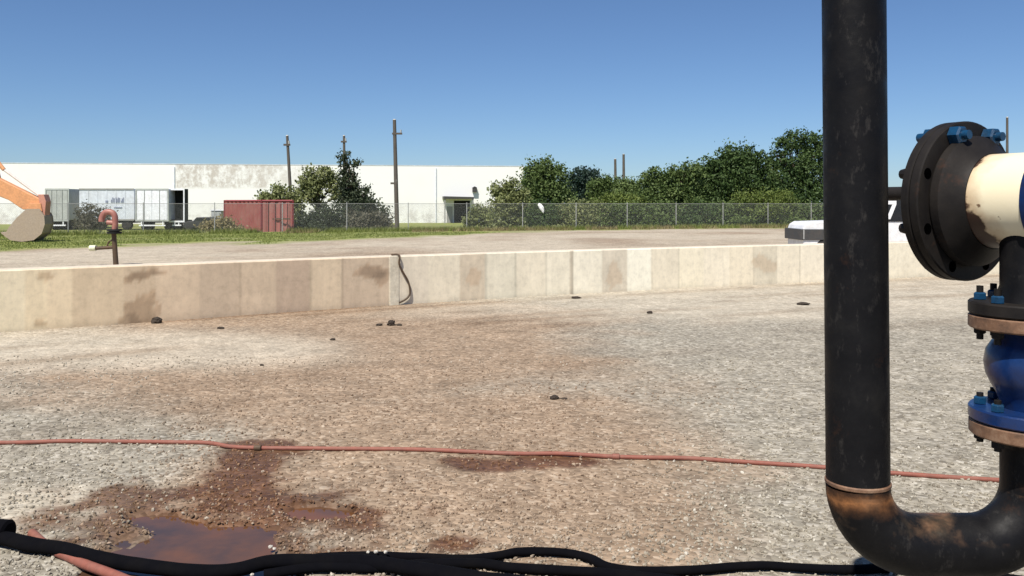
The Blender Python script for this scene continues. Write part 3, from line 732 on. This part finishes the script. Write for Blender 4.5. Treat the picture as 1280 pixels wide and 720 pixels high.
b = MB(); b.box((.3, .2, .7), (Lb-.3, 2.3, 1.0)); b.build('chassis', M['black'], t)
# blocky faded lettering
b = MB(); x = (139-99)/F*Zt
for k_, h0 in enumerate((.3, .5, .42, .5, .36, .5, .46, .2, .4, .5)):
    xx = x+k_*.135+(.05 if k_ in (3, 7) else 0); b.box((xx, -.045, 2.75), (xx+.075, -.004, 2.75+h0))
b2 = MB(); b2.box((x-.55, -.045, 2.72), (x-.3, -.004, 2.95)); b2.build('faded_mark', M['letter'], t)
b2 = MB(); b2.box((x+.3, -.045, 2.2), (x+1.1, -.004, 2.3)); b2.build('faded_line', M['letter'], t)
b.build('lettering', M['letter'], t)
trailer('box_trailer', 'bright white trailer with closed double rear doors facing the yard', 'trailer', 170, Zt-.5, 3.2, hT-.02, 2.6, 0, M['trailerbright'], M['trailerbright'], 'trailers parked in front of the warehouse')
trailer('open_trailer', 'narrow trailer with its rear open onto a black interior', 'trailer', 211.5, Zt+.2, 1.5, hT, 1.1, 0, M['black'], M['black'], 'trailers parked in front of the warehouse', open_=True, clr=.9)

def car(name, label, cat, loc, rz, L_, W_, Hh, paintm, group=None):
    t = thing(name, label, cat, loc, rz, group)
    prof = [(0, .35), (0, .85), (.12*L_, .95), (.30*L_, 1.0), (.40*L_, Hh), (.80*L_, Hh), (.93*L_, 1.0), (L_, .9), (L_, .35)]
    MB().prism(prof, 0, W_).build('body', paintm, t, bevel=.06)
    b = MB(); b.prism([(.34*L_, 1.03), (.42*L_, Hh-.08), (.59*L_, Hh-.08), (.59*L_, 1.03)], -.012, -.002); b.prism([(.61*L_, 1.03), (.61*L_, Hh-.08), (.78*L_, Hh-.08), (.88*L_, 1.03)], -.012, -.002); b.build('side_window', M['darkglass'], t)
    for xx in (.18*L_, .8*L_):
        for yy in (-.02, W_-.2):
            MB().lathe([(0, .22), (.02, .34), (.2, .34), (.22, .22)], (xx, yy, .34), (0, 1, 0), n=20).build('wheel', M['rubber'], t)
    for q_ in (.1, W_-.4): b = MB(); b.box((-.03, q_, .6), (-.002, q_+.3, .78)); b.build('headlight', M['chrome'], t)
    return t
car('parked_car', 'dark parked car between the open trailer and the red container', 'car', gT(229, 84), 0, 3.1, 1.7, 1.35, paint('dark_car_paint', (.03, .032, .035), .3))
g_ = gT(264, 86); t = thing('storage_cabinet', 'pale grey steel cabinet left of the red container', 'cabinet', g_)
b = MB(); b.box((0, 0, .05), (1.0, 1, 1.95)); b.build('cabinet_body', M['grey'], t, bevel=.03)
b = MB(); b.box((.05, -.03, .15), (.48, -.002, 1.85)); b.build('door', M['trailergrey'], t); b = MB(); b.box((.52, -.03, .15), (.95, -.002, 1.85)); b.build('door', M['trailergrey'], t)
b = MB(); b.box((-.08, -.1, 1.95), (1.5, 1.1, 2.05)); b.build('lid', M['trailerbright'], t)

# red container, corner towards the camera
zc = 64.5; pc = gT(327, zc); hc = P(0, 250, zc).z-pc.z
t = thing('shipping_container', 'faded red steel shipping container behind the fence', 'container', pc, 0)
aL = P(281, 250, zc+2.2); aR = P(366, 250, zc+.6)
def side(p0, p1, name, nrib, dep=.05, mat=M['container'], z0=.15, z1=None):
    z1 = z1 or hc-.12; d_ = Vector((p1[0]-p0[0], p1[1]-p0[1], 0)); L_ = d_.length; d_.normalize(); nn = Vector((d_.y, -d_.x, 0))
    b = MB(); k = nrib*4; pts = []
    for i in range(k+1):
        ph = i % 4; o_ = dep if ph in (1, 2) else 0; pts.append(Vector((p0[0], p0[1], 0))+d_*L_*i/k+nn*o_)
    vs = [(p_.x, p_.y, z0) for p_ in pts]+[(p_.x, p_.y, z1) for p_ in pts]; m_ = len(pts)
    b.add(vs, [(i, i+1, i+1+m_, i+m_) for i in range(m_-1)]); return b.build(name, mat, t)
l0 = (aL.x-pc.x, aL.y-pc.y); r0 = (aR.x-pc.x, aR.y-pc.y); c0 = (0, 0); bk = (l0[0]+r0[0], l0[1]+r0[1]+.6)
side(l0, c0, 'side_panel', 9); side(c0, r0, 'end_door', 4, .04, paint('pinkish_red_door_paint', (.34, .115, .10), .6, (.3, .2, .17), .5, 1.2))
side(r0, bk, 'side_panel', 6); side(bk, l0, 'end_panel', 6)
b = MB()
b.add([(*l0, hc-.03), (*c0, hc-.03), (*r0, hc-.03), (*bk, hc-.03)], [(0, 1, 2, 3)])
b.build('roof', M['container'], t)
b = MB()
for p0, p1 in ((l0, c0), (c0, r0), (r0, bk), (bk, l0)):
    for z_ in (.12, hc-.07): b.tube([(p0[0], p0[1], z_), (p1[0], p1[1], z_)], .085, 4)
for p_ in (l0, c0, r0, bk): b.tube([(*p_, .0), (*p_, hc)], .09, 4)
b.build('frame', paint('dark_red_frame', (.22, .03, .04), .6), t)
for u in (.2, .42, .6, .82):
    x = r0[0]*u; y = r0[1]*u-.09; MB().tube([(x, y, .15), (x, y, hc-.15)], .03, 6).build('lock_rod', paint('red_rod', (.4, .12, .12), .5), t)
b = MB(); b.box((r0[0]*.08, r0[1]*.5-.13, 1.15), (r0[0]*.95, r0[1]*.5-.08, 1.25)); b.build('lock_bar', M['rustpost'], t)

# ------------------------------------------------------------ utility poles
def pole(px0, y0, px1, ybase, z, rad, label, arm=None, base_px=None):
    g_ = gT(px1, z); top = P(px0, y0, z); t = thing('utility_pole', label, 'pole', g_, 0, 'utility poles on the skyline')
    v = top-g_
    MB().tube([(0, 0, -.3), tuple(v*.5), tuple(v)], [rad, rad*.88, rad*.72], 12).build('pole_shaft', M['wood'], t)
    MB().tube([v+Vector((0, 0, .005)), v+Vector((0, 0, .09))], [rad*.8, rad*.5], 10).build('pole_cap', M['galv'], t)
    if arm:
        for (dx0, dx1, dz) in arm:
            MB().box((v.x+dx0, -.17, v.z-dz-.09), (v.x+dx1, -.05-.01, v.z-dz+.09)).build('cross_arm', M['wood'], t)
            MB().tube([(v.x+dx1-.12, -.12, v.z-dz+.08), (v.x+dx1-.12, -.12, v.z-dz+.36)], .07, 8).build('insulator', M['galv'], t)
pole(493, 150, 496.5, 285, 84, .22, 'tallest wooden utility pole standing before the white warehouse with short arm', [(-.2, .75, 1.3), (-.35, .3, 6.0)])
pole(359, 170, 366, 285, 80, .17, 'leaning wooden utility pole rising behind the red container', [(-.3, .3, .8)])
pole(430, 170, 431, 285, 92, .17, 'utility pole whose top pokes out above the dark conifer', [(-.3, .3, .6)])
pole(769, 199, 770, 285, 140, .26, 'shorter of two thin poles standing close together above the trees')
pole(779.5, 193, 780, 285, 140, .26, 'taller of two thin poles standing close together above the trees')
pole(1259, 147, 1259, 285, 95, .16, 'thin pole standing up behind the top of the round flange')

# ------------------------------------------------------------ trees
LQ = np.array([[-.5, -.5, 0], [.5, -.5, 0], [.5, .5, 0], [-.5, .5, 0]])
def leaves(blobs, nl, size, hollow=.35, droop=0):
    """blobs: (x,y,z,rx,ry,rz). Leaf clumps spread through each blob's volume, with ragged twigs of leaves leaving it."""
    vol = np.array([b[3]*b[4]*b[5] for b in blobs])**.75; pr = vol/vol.sum(); Vs = []; Sh = []
    for bl, p_ in zip(blobs, pr):
        n_ = int(nl*p_); nc = max(6, n_//28)
        d = RNG.normal(size=(nc, 3)); d /= np.linalg.norm(d, axis=1)[:, None]
        rr = (hollow+(1.15-hollow)*RNG.random(nc)**.6)[:, None]
        cen = d*np.minimum(rr*(.75+.5*vn(d[:, 0]*2+bl[0]*3, d[:, 2]*2+d[:, 1]*3, 1.2, 2))[:, None], 1.12)*np.array(bl[3:6])
        cs = .16+.3*RNG.random(nc); idx = RNG.integers(0, nc, n_)
        pt = cen[idx]+RNG.normal(size=(n_, 3))*(cs[idx][:, None])*np.array([1, 1, .75])*max(.6, bl[3]**.5*.8)
        tone = (RNG.random(nc)*.75)[idx]+RNG.random(n_)*.25
        Vs.append(pt+np.array(bl[:3])); Sh.append(tone)
    Pn = np.concatenate(Vs); sh_ = np.concatenate(Sh); n_ = len(Pn)
    A_ = RNG.normal(size=(n_, 3, 3)); Q, _ = np.linalg.qr(A_)
    s = size*(.6+.8*RNG.random(n_))
    q = LQ[None]*np.stack([s, s*.6, s], 1)[:, None]
    V_ = np.einsum('nij,nkj->nki', Q, q)+Pn[:, None]
    return V_.reshape(-1, 3), np.arange(n_*4).reshape(-1, 4), np.repeat(sh_, 4)
def tree(name, label, cat, px, z, blobs_px, mat, nl=9000, size=.17, trunk=True, group=None, lean=0, tr=.16, hollow=.35):
    """blobs_px: (px, py, rpx, rpy) as seen in the photo, given real depth around z"""
    g_ = gT(px, z); t = thing(name, label, cat, g_, 0, group); k = z/F; bl = []
    for i, (bx, by, rx, ry) in enumerate(blobs_px):
        c = P(bx, by, z)-g_; rx_ = rx*k; ry_ = ry*k; bl.append((c.x, RNG.uniform(-.35, .35)*rx_, c.z, rx_, rx_*.9, ry_))
    V_, F_, s_ = leaves(bl, nl, size, hollow)
    V_[:, 2] = np.maximum(V_[:, 2], .03)
    b = MB(); zt = max(x_[2] for x_ in bl)
    if trunk:
        c0_ = min(bl, key=lambda q_: abs(q_[0]))
        b.tube([(0, 0, -.3), (lean*.3, .05, zt*.3), (lean*.7+c0_[0]*.4, 0, zt*.6), (c0_[0]*.7+lean, 0, zt*.9)], [tr, tr*.8, tr*.55, tr*.25], 9)
        for x_ in bl:
            hb = min(zt*.45, x_[2]*.6); b.tube([(lean*.5, 0, hb), (x_[0]*.55, x_[1]*.5, (hb+x_[2])*.5+.1), (x_[0], x_[1], x_[2]), (x_[0]*1.1, x_[1], x_[2]+x_[5]*.6)], [tr*.45, tr*.33, tr*.2, tr*.08], 7)
            for q_ in range(3):
                a = RNG.uniform(0, 6.28); b.tube([(x_[0]*.55, x_[1]*.5, (hb+x_[2])*.5), (x_[0]+math.cos(a)*x_[3]*.7, x_[1]+math.sin(a)*x_[4]*.7, x_[2]+RNG.uniform(-.3, .6)*x_[5])], [tr*.2, tr*.06], 5)
    else:
        for q_ in range(7):
            x_ = bl[q_ % len(bl)]; a = RNG.uniform(0, 6.28)
            b.tube([(x_[0]*.8, 0, -.1), (x_[0]+math.cos(a)*x_[3]*.3, math.sin(a)*x_[4]*.3, x_[2]*.6), (x_[0]+math.cos(a)*x_[3]*.7, math.sin(a)*x_[4]*.7, x_[2]+x_[5]*.6)], [.05, .035, .012], 5)
    b.build('trunk' if trunk else 'stems', M['bark'], t)
    fast('crown', V_, F_, mat, t, dict(shade=s_))
    return t
TG = 'trees behind the chain link fence'; BG = 'bushes along the chain link fence'
# left group
tree('broadleaf_tree', 'airy pale olive tree in front of the warehouse beside the conifer', 'tree', 396, 72, [(386, 222, 10, 11), (402, 220, 12, 9), (417, 228, 8, 13), (392, 238, 14, 10), (382, 245, 8, 7), (424, 243, 7, 11), (399, 252, 6, 8)], M['leaf_olive'], 4200, .17, group=TG, tr=.17, hollow=.5)
tree('conifer_tree', 'dark ragged conifer with a tall leading shoot before the warehouse', 'tree', 437, 70, [(430, 200, 7, 10), (443, 205, 6, 5), (432, 215, 6, 10), (437, 228, 11, 11), (442, 241, 16, 10), (447, 254, 22, 11), (458, 238, 5, 5), (450, 268, 30, 11), (446, 282, 34, 9)], M['leaf_pine'], 11500, .16, group=TG, tr=.15, hollow=.15)
tree('brush_bush', 'dark grey brown brush at the foot of the pale olive tree', 'bush', 392, 67, [(380, 278, 14, 10), (398, 272, 14, 13), (414, 268, 12, 14), (410, 283, 26, 7)], M['leaf_pine'], 5200, .13, False, BG)
tree('brush_bush', 'grey brown brush heap under the conifer beside the tall pole', 'bush', 466, 66, [(450, 276, 16, 12), (468, 272, 12, 10), (480, 278, 10, 9), (460, 285, 26, 6)], M['twig'], 4200, .13, False, BG)
tree('olive_bush', 'olive green bush showing above the roof of the red container', 'bush', 350, 74, [(350, 248, 22, 9), (335, 250, 12, 7), (348, 239, 9, 6), (366, 250, 12, 14), (372, 262, 8, 18)], M['leaf_olive'], 4800, .17, False, BG)
tree('brush_bush', 'low yellowish weeds in front of the cabinet left of the container', 'bush', 268, 62, [(262, 283, 12, 5), (276, 280, 12, 7), (292, 286, 12, 4)], M['drygrass'], 2200, .12, False, BG)
tree('brush_bush', 'bushy scrub behind the standpipe before the lettered trailer', 'bush', 113, 78, [(104, 264, 8, 12), (116, 268, 9, 11), (128, 272, 10, 9), (112, 280, 16, 6)], M['twig'], 2600, .14, False, BG)
tree('hedge_bush', 'grey green scrub right of the warehouse canopy', 'bush', 603, 74, [(600, 268, 13, 11), (612, 272, 9, 9), (592, 278, 10, 6)], M['leaf_olive'], 3200, .14, False, BG)
# right group
tree('broadleaf_tree', 'small open olive tree at the right end of the warehouse', 'tree', 632, 69, [(625, 240, 9, 11), (638, 232, 9, 9), (632, 255, 14, 12), (648, 250, 10, 14), (628, 272, 14, 12), (645, 276, 10, 8)], M['leaf_olive'], 6000, .16, group=TG, tr=.13)
tree('broadleaf_tree', 'broad round green tree overlapping the warehouse corner', 'tree', 678, 77, [(678, 212, 18, 14), (664, 222, 14, 18), (694, 222, 14, 20), (680, 238, 28, 18), (660, 250, 16, 16), (700, 250, 16, 16), (680, 266, 30, 14)], M['leaf_mid'], 15000, .17, group=TG, tr=.22, hollow=.1)
tree('broadleaf_tree', 'blackish blue domed tree set back behind the broad round tree', 'tree', 729, 100, [(729, 222, 16, 13), (718, 232, 13, 14), (740, 234, 12, 14), (729, 248, 20, 14)], M['leaf_blue'], 8500, .22, group=TG, tr=.2, hollow=.05)
tree('broadleaf_tree', 'low dark tree beneath the two thin far poles', 'tree', 775, 88, [(757, 240, 12, 12), (772, 234, 14, 10), (790, 234, 14, 10), (778, 248, 26, 12)], M['leaf_mid'], 7500, .18, group=TG, hollow=.1)
tree('vine_bush', 'yellow green vine covered bush low behind the fence middle', 'bush', 768, 76, [(752, 262, 16, 12), (770, 254, 16, 12), (790, 258, 14, 12), (770, 272, 30, 8)], M['leaf_yellow'], 6500, .14, False, BG)
tree('broadleaf_tree', 'feathery mid green tree left of the large dark tree', 'tree', 832, 80, [(812, 226, 13, 14), (828, 222, 16, 14), (846, 220, 14, 13), (862, 216, 12, 14), (868, 232, 12, 18), (835, 240, 32, 16), (812, 250, 18, 14), (850, 258, 28, 14)], M['leaf_mid'], 15000, .17, group=TG, hollow=.1)
tree('broadleaf_tree', 'large dense dark green tree with a domed crown', 'tree', 916, 82, [(918, 196, 20, 16), (900, 206, 18, 18), (938, 202, 12, 18), (950, 212, 12, 24), (890, 224, 16, 20), (918, 226, 32, 24), (948, 240, 18, 22), (905, 250, 32, 20)], M['leaf_dark'], 20000, .18, group=TG, tr=.25, hollow=.1)
tree('broadleaf_tree', 'tallest tree with spindly upper branches beside the tall pipe', 'tree', 1000, 80, [(985, 180, 12, 12), (1000, 176, 14, 12), (1020, 182, 14, 16), (978, 196, 12, 16), (1004, 204, 22, 20), (1034, 200, 16, 24), (988, 228, 22, 20), (1020, 232, 24, 22), (1000, 252, 30, 16), (1050, 230, 20, 30)], M['leaf_dark'], 19000, .17, group=TG, tr=.25, hollow=.15)
tree('broadleaf_tree', 'rounded tree hidden behind the tall pipe', 'tree', 1078, 86, [(1070, 232, 14, 16), (1082, 238, 16, 14), (1078, 256, 22, 16)], M['leaf_mid'], 5000, .2, group=TG)
tree('vine_bush', 'bright green bush under the large dark tree behind the fence', 'bush', 955, 75, [(935, 250, 16, 9), (955, 247, 16, 9), (978, 248, 14, 10), (955, 260, 36, 9)], M['leaf_yellow'], 5000, .13, False, BG)
tree('broadleaf_tree', 'low ragged tree filling the gap right of the domed dark tree', 'tree', 868, 86, [(858, 228, 14, 15), (874, 222, 12, 16), (884, 236, 14, 18), (866, 248, 22, 16)], M['leaf_mid'], 8000, .17, group=TG, hollow=.1)
tree('broadleaf_tree', 'slim ragged tree between the large domed tree and the tallest tree', 'tree', 966, 86, [(964, 206, 8, 14), (970, 222, 12, 18), (958, 236, 16, 18), (974, 246, 18, 16)], M['leaf_mid'], 7500, .17, group=TG, hollow=.1)
tree('broadleaf_tree', 'thin leafy sapling crown at the left foot of the thin far poles', 'tree', 750, 84, [(746, 236, 10, 10), (757, 230, 9, 8), (752, 250, 16, 14)], M['leaf_mid'], 4500, .16, group=TG, hollow=.1)
for i, (a, mt, lb) in enumerate([(820, 'leaf_mid', 'low hedge bush behind the fence below the feathery tree'), (868, 'leaf_dark', 'dark hedge bush behind the fence left of the large dark tree'), (912, 'leaf_mid', 'green hedge bush behind the fence below the large dark tree'), (990, 'leaf_mid', 'hedge bush behind the fence below the tallest tree'), (1035, 'leaf_dark', 'dark hedge bush partly behind the tall pipe'), (725, 'leaf_olive', 'olive hedge bush behind the fence right of the white bag'), (670, 'leaf_dark', 'dark hedge bush under the broad round tree'), (772, 'leaf_mid', 'hedge bush at the foot of the vine covered bush'), (945, 'leaf_mid', 'hedge bush at the foot of the bright green bush')]):
    tree('hedge_bush', lb, 'bush', a, 73+fence_y((a-640)/F*70)*0+ (a-640)*.008, [(a-16, 266, 16, 12), (a+4, 264, 18, 13), (a+20, 268, 14, 12), (a, 276, 30, 7)], M[mt], 5200, .14, False, BG, hollow=.05)

# weeds / grass blades (uncountable)
def blades(name, n_, xs_f, hmin, hmax, w_, mat, label):
    x, y = xs_f(n_); n_ = len(x); z = terrain(x, y)
    h_ = hmin+(hmax-hmin)*RNG.random(n_)**2; a = RNG.random(n_)*PI; ln_ = RNG.normal(size=(n_, 2))*.35*h_[:, None]
    dx = np.cos(a)*w_; dy = np.sin(a)*w_
    V_ = np.stack([np.stack([x-dx, y-dy, z], 1), np.stack([x+dx, y+dy, z], 1), np.stack([x+ln_[:, 0], y+ln_[:, 1], z+h_], 1)], 1).reshape(-1, 3)
    o = fast(name, V_, np.arange(n_*3).reshape(-1, 3), mat, None, dict(shade=np.repeat(RNG.random(n_), 3)))
    tag(o, label, 'grass', kind='stuff')
def band(n_):
    x = RNG.uniform(-34, 0, n_); y = RNG.uniform(33, 56, n_); n1_ = vn(x, y, .35, 5)-.5
    ed = np.where(x < -12, 31.5+(x+24)*.35+ss(-24, -12, x)*6, 40+(x+12)*1.25)+n1_*9
    k = (y > ed+1) & (y < fence_y(x)) & (RNG.random(n_) < .35+1.2*(n1_+.2)); return x[k], y[k]
blades('grass', 90000, band, .03, .09, .02, M['grass'], 'mown green grass strip between the dirt and the fence')
def fl_(n_):
    x = RNG.uniform(-40, 34, n_); y = fence_y(x)+RNG.normal(size=n_)*.55-.1; k = vn(x, y*0+3, .8, 3) > .42; return x[k], y[k]
blades('weeds', 52000, fl_, .06, .4, .02, M['grass'], 'ragged green weeds growing along the fence foot')
def fl2(n_):
    x = RNG.uniform(-14, 34, n_); y = fence_y(x)-.6+RNG.normal(size=n_)*.7; k = vn(x+50, y*0+3, .5, 3) > .5; return x[k], y[k]
blades('dry_weeds', 20000, fl2, .05, .35, .022, M['drygrass'], 'dry straw coloured weeds before the fence on the right')

# plastic bag on the fence
g_ = P(677, 258, 61.5); xb_ = g_.x; g_ = Vector((xb_, fence_y(xb_)-.12, 0))
bm = bmesh.new(); bmesh.ops.create_icosphere(bm, subdivisions=4, radius=1)
for v in bm.verts:
    c = v.co; n_ = 1+.5*(vn([c.x*2.2+4], [c.z*2.5+c.y*2], 1, 3)[0]-.5)*2
    w_ = .17 if c.z > 0 else .17*(1+c.z*.55)
    v.co = Vector((c.x*w_*n_+(.14*(-c.z)), c.y*.09*n_, c.z*.36+.0))
me = bpy.data.meshes.new('plastic_bag'); bm.to_mesh(me); bm.free(); me.materials.append(M['bag'])
o = bpy.data.objects.new('plastic_bag', me); C.objects.link(o); o.location = (g_.x, g_.y, 1.5); tag(o, 'crumpled white plastic bag caught on the chain link fence', 'bag')

# ------------------------------------------------------------ white truck beyond the wall
zt_ = 26.5; kx = zt_/F; x0_ = (985-640)*kx
tk = thing('white_truck', 'white utility truck with dark cab windows and a painted 7', 'truck', (x0_, zt_, 0))
X_ = lambda px: (px-985)*kx
Zp = lambda py: H-(py-HY)*kx
LT = X_(1300)
# low nose (hood), cab, then a tall dark panelled box behind the pipe and flange
MB().prism([(X_(1004), Zp(286)), (X_(1006), Zp(281)), (X_(1012), Zp(277.5)), (X_(1058), Zp(276)), (X_(1059), .45), (X_(1004), .45)], 0, 1.5).build('hood', M['white'], tk, bevel=.03)
MB().prism([(X_(1060), .45), (X_(1060), Zp(276)), (X_(1075), Zp(246)), (X_(1095), Zp(246)), (X_(1095), .45)], 0, 1.5).build('cab', M['white'], tk, bevel=.03)
MB().prism([(X_(1066), Zp(272)), (X_(1077), Zp(250)), (X_(1090), Zp(250)), (X_(1090), Zp(272))], -.012, -.003).build('side_window', M['darkglass'], tk)
MB().prism([(X_(1096), .5), (X_(1096), Zp(247)), (LT, Zp(247)), (LT, .5)], 0, 1.55).build('cargo_box', M['white'], tk, bevel=.03)
MB().prism([(X_(1098), Zp(277)), (X_(1098), Zp(248)), (LT-.1, Zp(248)), (LT-.1, Zp(277))], -.02, -.003).build('dark_side_panel', M['darkglass'], tk)
b = MB(); y0_, y1_ = -.03, -.021
b.prism([(X_(1107.5), Zp(251)), (X_(1120), Zp(251)), (X_(1120), Zp(255.5)), (X_(1107.5), Zp(255.5))], y0_, y1_)
b.prism([(X_(1115), Zp(255.6)), (X_(1120), Zp(255.6)), (X_(1112.5), Zp(274)), (X_(1107.5), Zp(274))], y0_, y1_)
b.build('number_seven', M['mark'], tk)
b = MB(); b.box((X_(1002), -.04, Zp(300)), (X_(1059), -.004, Zp(286.5))); b.box((X_(1000.5), -.04, Zp(300)), (X_(1003.8), 1.54, Zp(286.5))); b.build('bumper_cladding', M['darkgrey'], tk, bevel=.01)
b = MB(); b.box((X_(1003), -.055, Zp(299)), (X_(1005), -.042, Zp(287))); b.build('trim_strip', M['grey'], tk)
for px in (1035, 1180, 1260):
    for yy in (-.03, 1.25): MB().lathe([(0, .25), (.03, .4), (.25, .4), (.28, .25)], (X_(px), yy, .4), (0, 1, 0), n=24).build('wheel', M['rubber'], tk)

# ------------------------------------------------------------ excavator at the left edge
ze = 42.0; ke = ze/F
ex = thing('excavator', 'orange excavator with its worn bucket resting on the grass', 'excavator', ((-190-640)*ke, ze, 0))
E = lambda px, py: ((px+190)*ke, H-(py-HY)*ke)
def pr(poly, y0, y1, name, mat, bev=.02, par=ex): return MB().prism([E(*p_) for p_ in poly], y0, y1).build(name, mat, par, bevel=bev)
pr([(-330, 318), (-345, 305), (-335, 286), (-320, 282), (-120, 282), (-105, 288), (-98, 303), (-110, 318), (-125, 322), (-320, 322)], -1.3, -.75, 'track', M['rubber'])
pr([(-330, 318), (-345, 305), (-335, 286), (-320, 282), (-120, 282), (-105, 288), (-98, 303), (-110, 318), (-125, 322), (-320, 322)], .75, 1.3, 'track', M['rubber'])
pr([(-345, 275), (-350, 245), (-345, 228), (-230, 225), (-215, 240), (-130, 242), (-125, 275)], -1.2, 1.2, 'house', M['orange'], .05)
cabn = pr([(-200, 241), (-205, 195), (-195, 188), (-145, 188), (-132, 215), (-130, 241)], -1.2, -.25, 'cab', M['orange'], .04)
pr([(-195, 236), (-198, 198), (-190, 193), (-150, 193), (-138, 216), (-137, 236)], -1.215, -1.203, 'cab_window', M['darkglass'], 0, cabn)
pr([(-150, 262), (-140, 240), (-90, 175), (-60, 150), (-40, 142), (-25, 148), (-30, 165), (-60, 172), (-80, 190), (-120, 262)], .0, .4, 'boom', M['orange'], .03)
pr([(-48, 138), (-36, 132), (-20, 158), (-4, 222), (12, 230), (28, 238), (52, 250), (58, 256), (54, 262), (44, 262), (28, 262), (10, 250), (-8, 243), (-30, 185), (-42, 165)], .02, .38, 'stick', M['orange'], .03)
def et(p0, p1, r_, name, mat, y=.2, par=ex): a = E(*p0); c = E(*p1); return MB().tube([(a[0], y, a[1]), (c[0], y, c[1])], r_, 12).build(name, mat, par)
et((-30, 172), (2, 212), .09, 'bucket_cylinder', M['orange'], .2)
et((-2, 209), (50, 247), .06, 'cylinder_rod', M['chrome'], .2)
et((-118, 235), (-70, 168), .08, 'boom_cylinder', M['orange'], -.08)
pr([(48, 243), (55, 243), (58, 252), (56, 275), (51, 275), (50, 256)], -.04, .44, 'bucket_link', paint('faded_link', (.55, .25, .18), .5), .015)
# bucket: curved shell open to the left with teeth
sh_ = [(36, 262), (52, 262), (57, 270), (58, 280), (54, 291), (44, 299), (30, 301), (17, 299), (9, 294)]
inn = [(12, 290), (20, 294), (31, 296), (42, 294), (49, 288), (52, 279), (51, 272), (47, 267), (38, 267)]
bk_ = pr(sh_+inn, -.17, .57, 'bucket', M['bucket'], .0)
for yy in ((-.21, -.172), (.572, .61)):
    pr([(36, 261), (52, 261), (58, 270), (59, 280), (55, 292), (45, 300), (30, 302), (16, 300), (8, 294.5), (14, 284), (24, 272)], yy[0], yy[1], 'bucket_side', M['bucket'], .0, bk_)
for k in range(5):
    y_ = -.15+k*.15; pr([(10, 296), (10, 291), (3, 290), (4, 292)], y_, y_+.12, 'bucket_tooth', M['bucket'], 0, bk_)
pr([(34, 264), (38, 254), (52, 254), (54, 264)], -.1, .0, 'bucket_lug', M['orange'], .01); pr([(34, 264), (38, 254), (52, 254), (54, 264)], .4, .5, 'bucket_lug', M['orange'], .01)
